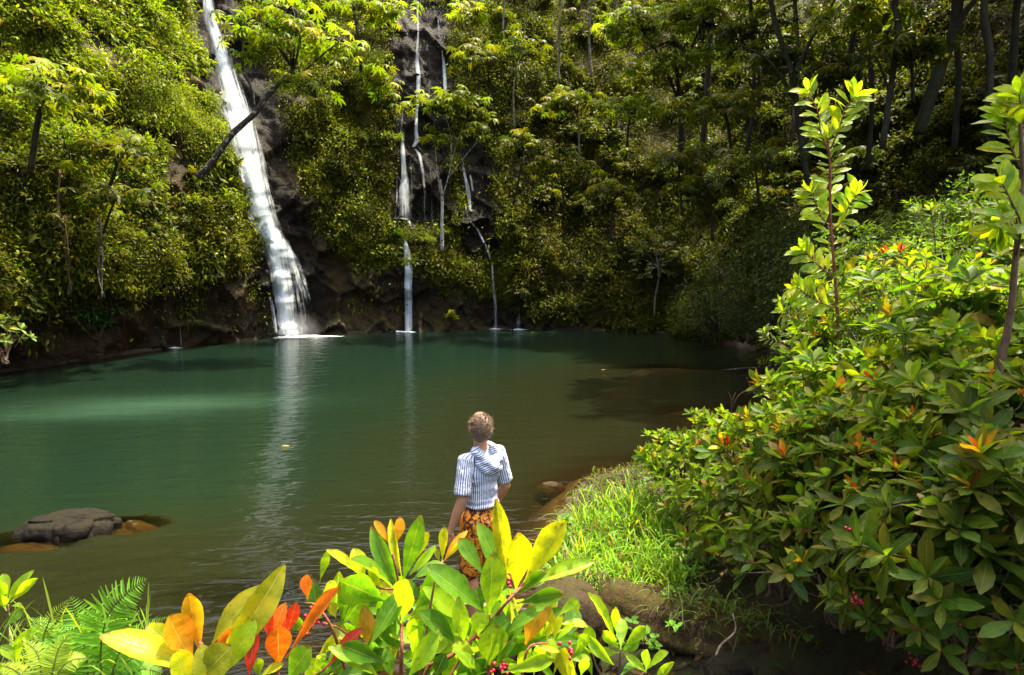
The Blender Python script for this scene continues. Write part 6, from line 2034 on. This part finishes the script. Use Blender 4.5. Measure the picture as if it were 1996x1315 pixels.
# ================================================================== THE MAN
def blob(parts, voxel, smooth=6, name="body", disp=None):
    """closed lumps melted into ONE continuous surface: parts are (p0, r0, p1, r1[, flatten]) tapered rods or (centre, (rx,ry,rz), rot)"""
    g = Geo()
    for q in parts:
        if len(q) >= 4:
            p0, r0_, p1, r1_ = (np.asarray(x, float) for x in q[:4])
            n = 14
            t = np.linspace(0, 1, n)
            cap = 5
            th = np.linspace(0, np.pi / 2, cap, endpoint=False)
            axis = unit(p1 - p0)
            pts, rad = [], []
            fl_ = .12 if len(q) > 4 else 1.0          # an open hem: end nearly flat
            for a in th:
                pts.append(p0 - axis * r0_ * math.cos(a)); rad.append(max(r0_ * math.sin(a), 1e-4))
            for k in t:
                pts.append(p0 + (p1 - p0) * k); rad.append(r0_ + (r1_ - r0_) * k)
            for a in th[::-1]:
                pts.append(p1 + axis * r1_ * fl_ * math.cos(a)); rad.append(max(r1_ * math.sin(a), 1e-4))
            g.tube(np.array(pts), np.array(rad), 16)
        else:
            c, r, rot = q
            u = np.linspace(0.02, np.pi - 0.02, 14)
            v = np.linspace(0, 2 * np.pi, 20, endpoint=False)
            V = np.array([(math.sin(a) * math.cos(b), math.sin(a) * math.sin(b), math.cos(a)) for a in u for b in v]) * np.asarray(r)
            V = V @ np.array(Matrix.Rotation(rot, 3, "Y") if not isinstance(rot, tuple) else (Matrix.Rotation(rot[2], 3, "Z") @ Matrix.Rotation(rot[1], 3, "Y") @ Matrix.Rotation(rot[0], 3, "X"))).T + np.asarray(c)
            Q = [(i * 20 + j, (i + 1) * 20 + j, (i + 1) * 20 + (j + 1) % 20, i * 20 + (j + 1) % 20) for i in range(13) for j in range(20)]
            k = len(V)
            V = np.vstack([V, np.asarray(c) + (V[:20].mean(0) - np.asarray(c)), V[-20:].mean(0)])
            g.add(V, Q)
            tri = [(k, j, (j + 1) % 20) for j in range(20)] + [(k + 1, 260 + (j + 1) % 20, 260 + j) for j in range(20)]
            g.f.append(np.array(tri) + g.n - len(V))
    o = g.build("tmp", M_BERRY)
    md = o.modifiers.new("r", "REMESH")
    md.mode = "VOXEL"
    md.voxel_size = voxel
    ms = o.modifiers.new("s", "SMOOTH")
    ms.factor, ms.iterations = 0.5, smooth
    dg = bpy.context.evaluated_depsgraph_get()
    me = bpy.data.meshes.new_from_object(o.evaluated_get(dg))
    bpy.data.objects.remove(o)
    co = np.empty(len(me.vertices) * 3)
    me.vertices.foreach_get("co", co)
    co = co.reshape(-1, 3)
    nr = np.empty(len(me.vertices) * 3)
    me.vertices.foreach_get("normal", nr)
    if disp is not None:
        co = co + nr.reshape(-1, 3) * disp(co)[:, None]
        me.vertices.foreach_set("co", co.ravel())
    me.polygons.foreach_set("use_smooth", np.ones(len(me.polygons), bool))
    me.name = name
    return me


def link_mesh(name, me, mat, parent):
    me.materials.clear()
    me.materials.append(mat)
    o = bpy.data.objects.new(name, me)
    COL.objects.link(o)
    o.parent = parent
    return o


M_SKIN = plain_mat("tanned skin", (.50, .24, .125), .5, .12, 40, .4, .08)
M_HAIR = plain_mat("greying hair", (.19, .125, .078), .6, .7, 140, .4)
# striped cotton: blue and white lines running down the cloth (round the body), across on the hood


def stripe_mat(name, across):
    m, nt, out = new_mat(name)
    L = nt.links.new
    tc = N(nt, "ShaderNodeTexCoord")
    sp = N(nt, "ShaderNodeSeparateXYZ")
    L(tc.outputs["Object"], sp.inputs[0])
    wob = noise_n(nt, tc.outputs["Object"], 9, 3)
    at = N(nt, "ShaderNodeAttribute", attribute_name="round")
    k = math_n(nt, "MULTIPLY", at.outputs["Fac"], 46.0)
    k = math_n(nt, "FRACT", math_n(nt, "ADD", k, math_n(nt, "MULTIPLY", wob.outputs[0], .8)))
    r = ramp(nt, [(0.0, (.07, .12, .29)), (.30, (.08, .14, .32)), (.45, (.76, .78, .80)), (.86, (.78, .80, .82)), (1.0, (.07, .12, .29))])
    L(k, r.inputs[0])
    pr = N(nt, "ShaderNodeBsdfPrincipled", i_Roughness=0.9)
    pr.inputs["Specular IOR Level"].default_value = 0.15
    L(r.outputs[0], pr.inputs["Base Color"])
    b = N(nt, "ShaderNodeBump", i_Strength=.5, i_Distance=.02)
    L(noise_n(nt, tc.outputs["Object"], 16, 3, .6, .6).outputs[0], b.inputs["Height"])
    L(b.outputs[0], pr.inputs["Normal"])
    L(pr.outputs[0], out.inputs[0])
    return m


M_SHIRT, M_HOOD = stripe_mat("blue and white striped cotton", False), stripe_mat("blue and white striped hood", True)
M_SHORTS, nt, out = new_mat("orange floral cloth")
L = nt.links.new
tc = N(nt, "ShaderNodeTexCoord")
vo = N(nt, "ShaderNodeTexVoronoi", i_Scale=11.0, feature="SMOOTH_F1")
L(mixc(nt, .12, tc.outputs["Object"], noise_n(nt, tc.outputs["Object"], 8, 3).outputs[1]), vo.inputs["Vector"])
wv = noise_n(nt, tc.outputs["Object"], 14, 2, .5, 2.5)
petal = math_n(nt, "FRACT", math_n(nt, "MULTIPLY", vo.outputs["Distance"], 3.4))
p1 = ramp(nt, [(.0, (0, 0, 0)), (.66, (0, 0, 0)), (.72, (1, 1, 1)), (.86, (1, 1, 1)), (.92, (0, 0, 0))])
L(petal, p1.inputs[0])
p2 = ramp(nt, [(.52, (0, 0, 0)), (.56, (1, 1, 1)), (.66, (1, 1, 1)), (.7, (0, 0, 0))])
L(wv.outputs[0], p2.inputs[0])
c = mixc(nt, noise_n(nt, tc.outputs["Object"], 6, 2).outputs[0], (.72, .19, .006), (.88, .35, .012))
c = mixc(nt, p1.outputs[0], c, (.06, .012, .006))
c = mixc(nt, p2.outputs[0], c, (.09, .018, .008))
p3 = ramp(nt, [(.66, (0, 0, 0)), (.7, (1, 1, 1))])
L(noise_n(nt, tc.outputs["Object"], 22, 1).outputs[0], p3.inputs[0])
c = mixc(nt, math_n(nt, "MULTIPLY", p3.outputs[0], .8), c, (.75, .48, .16))
pr = N(nt, "ShaderNodeBsdfPrincipled", i_Roughness=0.85)
L(c, pr.inputs["Base Color"])
L(pr.outputs[0], out.inputs[0])

# joints, facing +Y, feet at z 0, 1.77 m tall
A = np.array
man = thing("person", "man in a striped hooded shirt and orange floral shorts standing at the water, looking up", "person")
neck0, head = A([0, -.005, 1.475]), A([-.02, -.005, 1.655])
SHL, SHR = A([-.175, -.01, 1.41]), A([.175, -.01, 1.41])
ELL, WRL = A([-.245, -.06, 1.135]), A([-.315, .0, .90])
ELR, WRR = A([.245, -.02, 1.13]), A([.215, .12, .90])
HPL, HPR = A([-.09, 0, .93]), A([.09, 0, .93])
KNL, ANL = A([-.105, .03, .50]), A([-.11, -.01, .09])
KNR, ANR = A([.11, .06, .50]), A([.12, .02, .09])
tiltR = (-.42, .10, -.36)      # head thrown back, turned a little to the left


def hand(wr, el, sgn, palm_n):
    """palm with four bent fingers of unequal length and a thumb off its side"""
    d = unit(wr - el)
    fw = unit(np.cross(d, palm_n))                     # across the palm, towards the thumb side when sgn = +1
    fw = fw * sgn
    pn = unit(np.cross(fw, d)) * 1.0
    if pn @ palm_n < 0:
        pn = -pn
    out_ = [(wr, .027, wr + d * .03, .029)]
    pc = wr + d * .055
    for k, off_ in enumerate((-.027, -.009, .009, .027)):
        out_.append((wr + d * .025 + fw * off_ * .7, .015, wr + d * .092 + fw * off_, .0125))
    for k, (off_, ln) in enumerate(((-.029, .058), (-.010, .072), (.010, .078), (.029, .070))):
        b = wr + d * .094 + fw * off_
        m1 = b + d * ln * .48 + pn * ln * .10
        m2 = m1 + d * ln * .30 + pn * ln * .16
        e = m2 + d * ln * .18 + pn * ln * .18
        out_ += [(b, .0100, m1, .0092), (m1, .0092, m2, .0084), (m2, .0084, e, .0074)]
    t0 = wr + d * .030 + fw * .026
    t1 = t0 + d * .034 + fw * .026 + pn * .012
    t2 = t1 + d * .030 + fw * .006 + pn * .010
    out_ += [(t0, .014, t1, .0115), (t1, .0115, t2, .0090)]
    return out_


HC = head
Rh = Matrix.Rotation(tiltR[2], 3, "Z") @ Matrix.Rotation(tiltR[1], 3, "Y") @ Matrix.Rotation(tiltR[0] * -1, 3, "X")
Rn = np.array(Rh)


def hp(x, y, z):
    return HC + Rn @ A([x, y, z])


rotE = (-tiltR[0], tiltR[1], tiltR[2])
body = [(hp(0, -.012, .022), (.073, .092, .092), rotE), (hp(0, .028, -.035), (.056, .062, .082), rotE), (hp(0, .062, -.088), .026, hp(0, .05, -.075), .034),
        (hp(0, .088, -.01), .010, hp(0, .108, -.034), .013), (hp(0, .093, .025), .008, hp(0, .10, -.02), .010), (hp(-.02, .085, -.062), .007, hp(.02, .085, -.062), .007), (hp(-.018, .082, -.072), .007, hp(.018, .082, -.072), .007),
        (hp(-.045, .072, .022), .012, hp(-.015, .085, .026), .010), (hp(.045, .072, .022), .012, hp(.015, .085, .026), .010), (hp(-.03, .074, .004), .012, hp(-.03, .076, .004), .012), (hp(.03, .074, .004), .012, hp(.03, .076, .004), .012),
        (hp(-.082, -.002, -.016), (.012, .020, .032), rotE), (hp(.082, -.002, -.016), (.010, .020, .031), rotE),
        (neck0 + A([0, 0, -.05]), .062, hp(0, -.022, -.05), .054),
        (A([-.13, -.01, 1.425]), .05, A([.13, -.01, 1.425]), .05), (A([0, 0, 1.30]), (.165, .105, .17), 0), (A([0, .0, 1.10]), (.135, .095, .17), 0), (A([0, 0, .96]), (.155, .11, .12), 0),
        (SHL + A([.01, 0, -.02]), .044, ELL, .040), (SHR + A([-.01, 0, -.02]), .044, ELR, .040), (ELL, .041, ELL + (WRL - ELL) * .35, .042), (ELR, .041, ELR + (WRR - ELR) * .35, .042),
        (ELL + (WRL - ELL) * .35, .042, WRL, .027), (ELR + (WRR - ELR) * .35, .042, WRR, .027),
        (HPL, .088, KNL, .055), (HPR, .088, KNR, .055), (KNL, .055, KNL + (ANL - KNL) * .35 + A([0, -.015, 0]), .056), (KNR, .055, KNR + (ANR - KNR) * .35 + A([0, -.015, 0]), .056),
        (KNL + (ANL - KNL) * .3 + A([0, -.01, 0]), .055, ANL, .036), (KNR + (ANR - KNR) * .3 + A([0, -.01, 0]), .055, ANR, .036),
        (ANL + A([0, -.03, -.055]), .034, ANL + A([-.02, .15, -.062]), .027), (ANR + A([0, -.03, -.055]), .034, ANR + A([.025, .15, -.062]), .027)]
body += hand(WRL, ELL, 1, A([.8, .4, 0])) + hand(WRR, ELR, -1, A([-.8, .4, 0]))
bme = blob(body, .0048, 3, "body")
link_mesh("body", bme, M_SKIN, man)
# eyes, on the face turned away
g = Geo()
for sx in (-.03, .03):
    berry = hp(sx, .084, .006)
    u_ = np.linspace(0, np.pi, 8); v_ = np.linspace(0, 2 * np.pi, 12, endpoint=False)
    V = np.array([(math.sin(a_) * math.cos(b_), math.sin(a_) * math.sin(b_), math.cos(a_)) for a_ in u_ for b_ in v_]) * .010 + berry
    g.add(V, [(i * 12 + j, (i + 1) * 12 + j, (i + 1) * 12 + (j + 1) % 12, i * 12 + (j + 1) % 12) for i in range(7) for j in range(12)])
g.build("eye", plain_mat("eye white", (.7, .68, .65), .2), man)

shirt = [(A([-.125, -.015, 1.42]), .060, A([.125, -.015, 1.42]), .060), (A([0, -.005, 1.31]), (.172, .120, .17), 0), (A([0, -.005, 1.16]), (.146, .108, .18), 0), (A([0, 0, 1.075]), (.152, .114, .08), 0),
         (A([-.06, -.01, 1.46]), .055, A([.06, -.01, 1.46]), .055),
         (SHL + A([.03, 0, -.005]), .068, SHL + A([0, 0, 0]), .066), (SHR + A([-.03, 0, -.005]), .068, SHR, .066), (SHL, .066, SHL + (ELL - SHL) * .86 + A([-.006, -.008, 0]), .070, 1), (SHR, .066, SHR + (ELR - SHR) * .84 + A([.006, 0, 0]), .068, 1),
         (A([0, -.015, 1.04]), (.158, .118, .03), 0)]


def wrinkle(co):
    q = co * np.array([9, 9, 16]) + np.array([0, 0, 1]) * (co[:, :1] * 6)
    return .0075 * fbm(q, 1.0, 3, 91) + .005 * np.abs(fbm(co * np.array([5, 5, 24]), 1.0, 2, 95)) * (co[:, 2] < 1.18)


sme = blob(shirt, .0065, 5, "shirt", wrinkle)


def cloth_run(me, hood=False):
    """how far round the body (or the sleeve) each point of the cloth lies, in metres: the stripes follow it"""
    co = np.empty(len(me.vertices) * 3)
    me.vertices.foreach_get("co", co)
    co = co.reshape(-1, 3)
    if hood:
        u = co[:, 2] * 1.15 - .25 * co[:, 0] + .3 * co[:, 1]
    else:
        u = np.arctan2(co[:, 0], -co[:, 1]) * .17
        for sh, el, sg in ((SHL, ELL, -1), (SHR, ELR, 1)):
            d = unit(el - sh)
            t = (co - sh) @ d
            off_ = co - (sh + t[:, None] * d)
            q = (co[:, 0] * sg > .150) & (np.linalg.norm(off_, axis=1) < .095) & (t > -.02)
            u = np.where(q, np.arctan2(off_[:, 0], -off_[:, 1]) * .075, u)
    a_ = me.attributes.new("round", "FLOAT", "POINT")
    a_.data.foreach_set("value", u.astype(np.float32))


cloth_run(sme)
link_mesh("shirt", sme, M_SHIRT, man)
hood = [(A([-.10, -.085, 1.47]), .030, A([.02, -.135, 1.36]), .036), (A([.12, -.08, 1.47]), .030, A([.03, -.135, 1.36]), .038), (A([-.07, -.105, 1.41]), .034, A([.09, -.11, 1.40]), .036), (A([.0, -.115, 1.33]), .040, A([.08, -.115, 1.335]), .040),
        (A([-.12, -.045, 1.475]), .022, A([-.05, -.02, 1.505]), .024), (A([.12, -.04, 1.475]), .024, A([.06, -.02, 1.51]), .026), (A([-.10, -.09, 1.40]), .03, A([-.04, -.115, 1.335]), .034), (A([.06, -.07, 1.50]), .028, A([.10, -.09, 1.44]), .034)]
hme = blob(hood, .0065, 4, "hood", lambda co: .008 * fbm(co * np.array([8, 8, 22]), 1.0, 3, 97))
cloth_run(hme, True)
link_mesh("hood", hme, M_HOOD, man)
shorts = [(A([0, 0, 1.02]), (.155, .114, .055), 0), (A([0, 0, .965]), (.166, .122, .07), 0), (A([0, -.01, .90]), (.178, .132, .12), 0), (HPL + A([-.01, -.01, -.02]), .112, KNL + A([-.012, -.005, .02]), .098), (HPR + A([.01, -.01, -.02]), .112, KNR + A([.012, -.005, .02]), .098)]
ome = blob(shorts, .007, 4, "shorts", lambda co: .008 * fbm(co * np.array([10, 10, 6]), 1.0, 3, 99))
link_mesh("shorts", ome, M_SHORTS, man)
hair = [(hp(0, -.020, .026), (.081, .099, .094), rotE), (hp(0, -.045, -.02), (.074, .072, .075), rotE), (hp(.0, .035, .062), (.06, .06, .045), rotE), (hp(.03, -.06, -.01), (.055, .05, .06), rotE)]
hrm = blob(hair, .0052, 2, "hair", lambda co: .005 * fbm((co - HC) * 40, 1.0, 4, 101))
hobj = link_mesh("hair", hrm, M_HAIR, man)
# loose locks standing off the head
g = Geo()
for k in range(1300):
    dv = unit(rq.standard_normal(3))
    if dv[1] > .55 or dv[2] < -.65:
        continue
    s0 = hp(*(A([dv[0] * .080, dv[1] * .095 - .02, dv[2] * .092 + .026])))
    fl = unit(Rn @ (dv + A([0, -.5, .15]) + .5 * rq.standard_normal(3)))
    e0 = s0 + fl * rq.uniform(.016, .040)
    g.tube(curve_pts(s0, e0, 4, -.003, .004, rq), np.linspace(.0020, .0005, 4), 4, cap=False)
g.build("lock", M_HAIR, hobj)
# stands with the weight even, turned towards the fall
man.location = P(941, 1250, 4.4) * [1, 1, 0] + A([0, 0, .245])
man.scale = (.92, .92, .98)
man.rotation_euler = (0, 0, math.radians(40))

# ================================================================== DAYLIGHT
SUN_EL, SUN_AZ = math.radians(71), math.radians(50)      # azimuth from straight ahead, + to the right
to_sun = Vector((math.sin(SUN_AZ) * math.cos(SUN_EL), math.cos(SUN_AZ) * math.cos(SUN_EL), math.sin(SUN_EL)))
sun = bpy.data.objects.new("sun", bpy.data.lights.new("sun", "SUN"))
COL.objects.link(sun)
sun.data.energy = 3.7
sun.data.angle = math.radians(0.6)
sun.data.color = (1.0, 0.90, 0.70)
sun.rotation_euler = to_sun.to_track_quat("Z", "Y").to_euler()
sun.location = (0, 0, 60)
w = bpy.data.worlds.new("World")
SC.world = w
w.use_nodes = True
nt = w.node_tree
sky = nt.nodes.new("ShaderNodeTexSky")
sky.sky_type = "NISHITA"
sky.sun_disc = False
sky.sun_elevation = SUN_EL
sky.sun_rotation = SUN_AZ
sky.dust_density = 8.0
sky.ozone_density = 0.5
bg = nt.nodes["Background"]
nt.links.new(sky.outputs[0], bg.inputs[0])
bg.inputs[1].default_value = 0.15
SC.view_settings.view_transform = "Standard"
SC.view_settings.look = "None"
SC.view_settings.exposure = 2.1
SC.view_settings.gamma = 1
SC.render.engine = "CYCLES"
SC.cycles.max_bounces = 8
SC.cycles.transparent_max_bounces = 24
SC.cycles.diffuse_bounces = 4
SC.cycles.glossy_bounces = 3
SC.cycles.transmission_bounces = 4
SC.cycles.caustics_reflective = False
SC.cycles.caustics_refractive = False
SC.cycles.sample_clamp_indirect = 6
SC.cycles.use_denoising = True
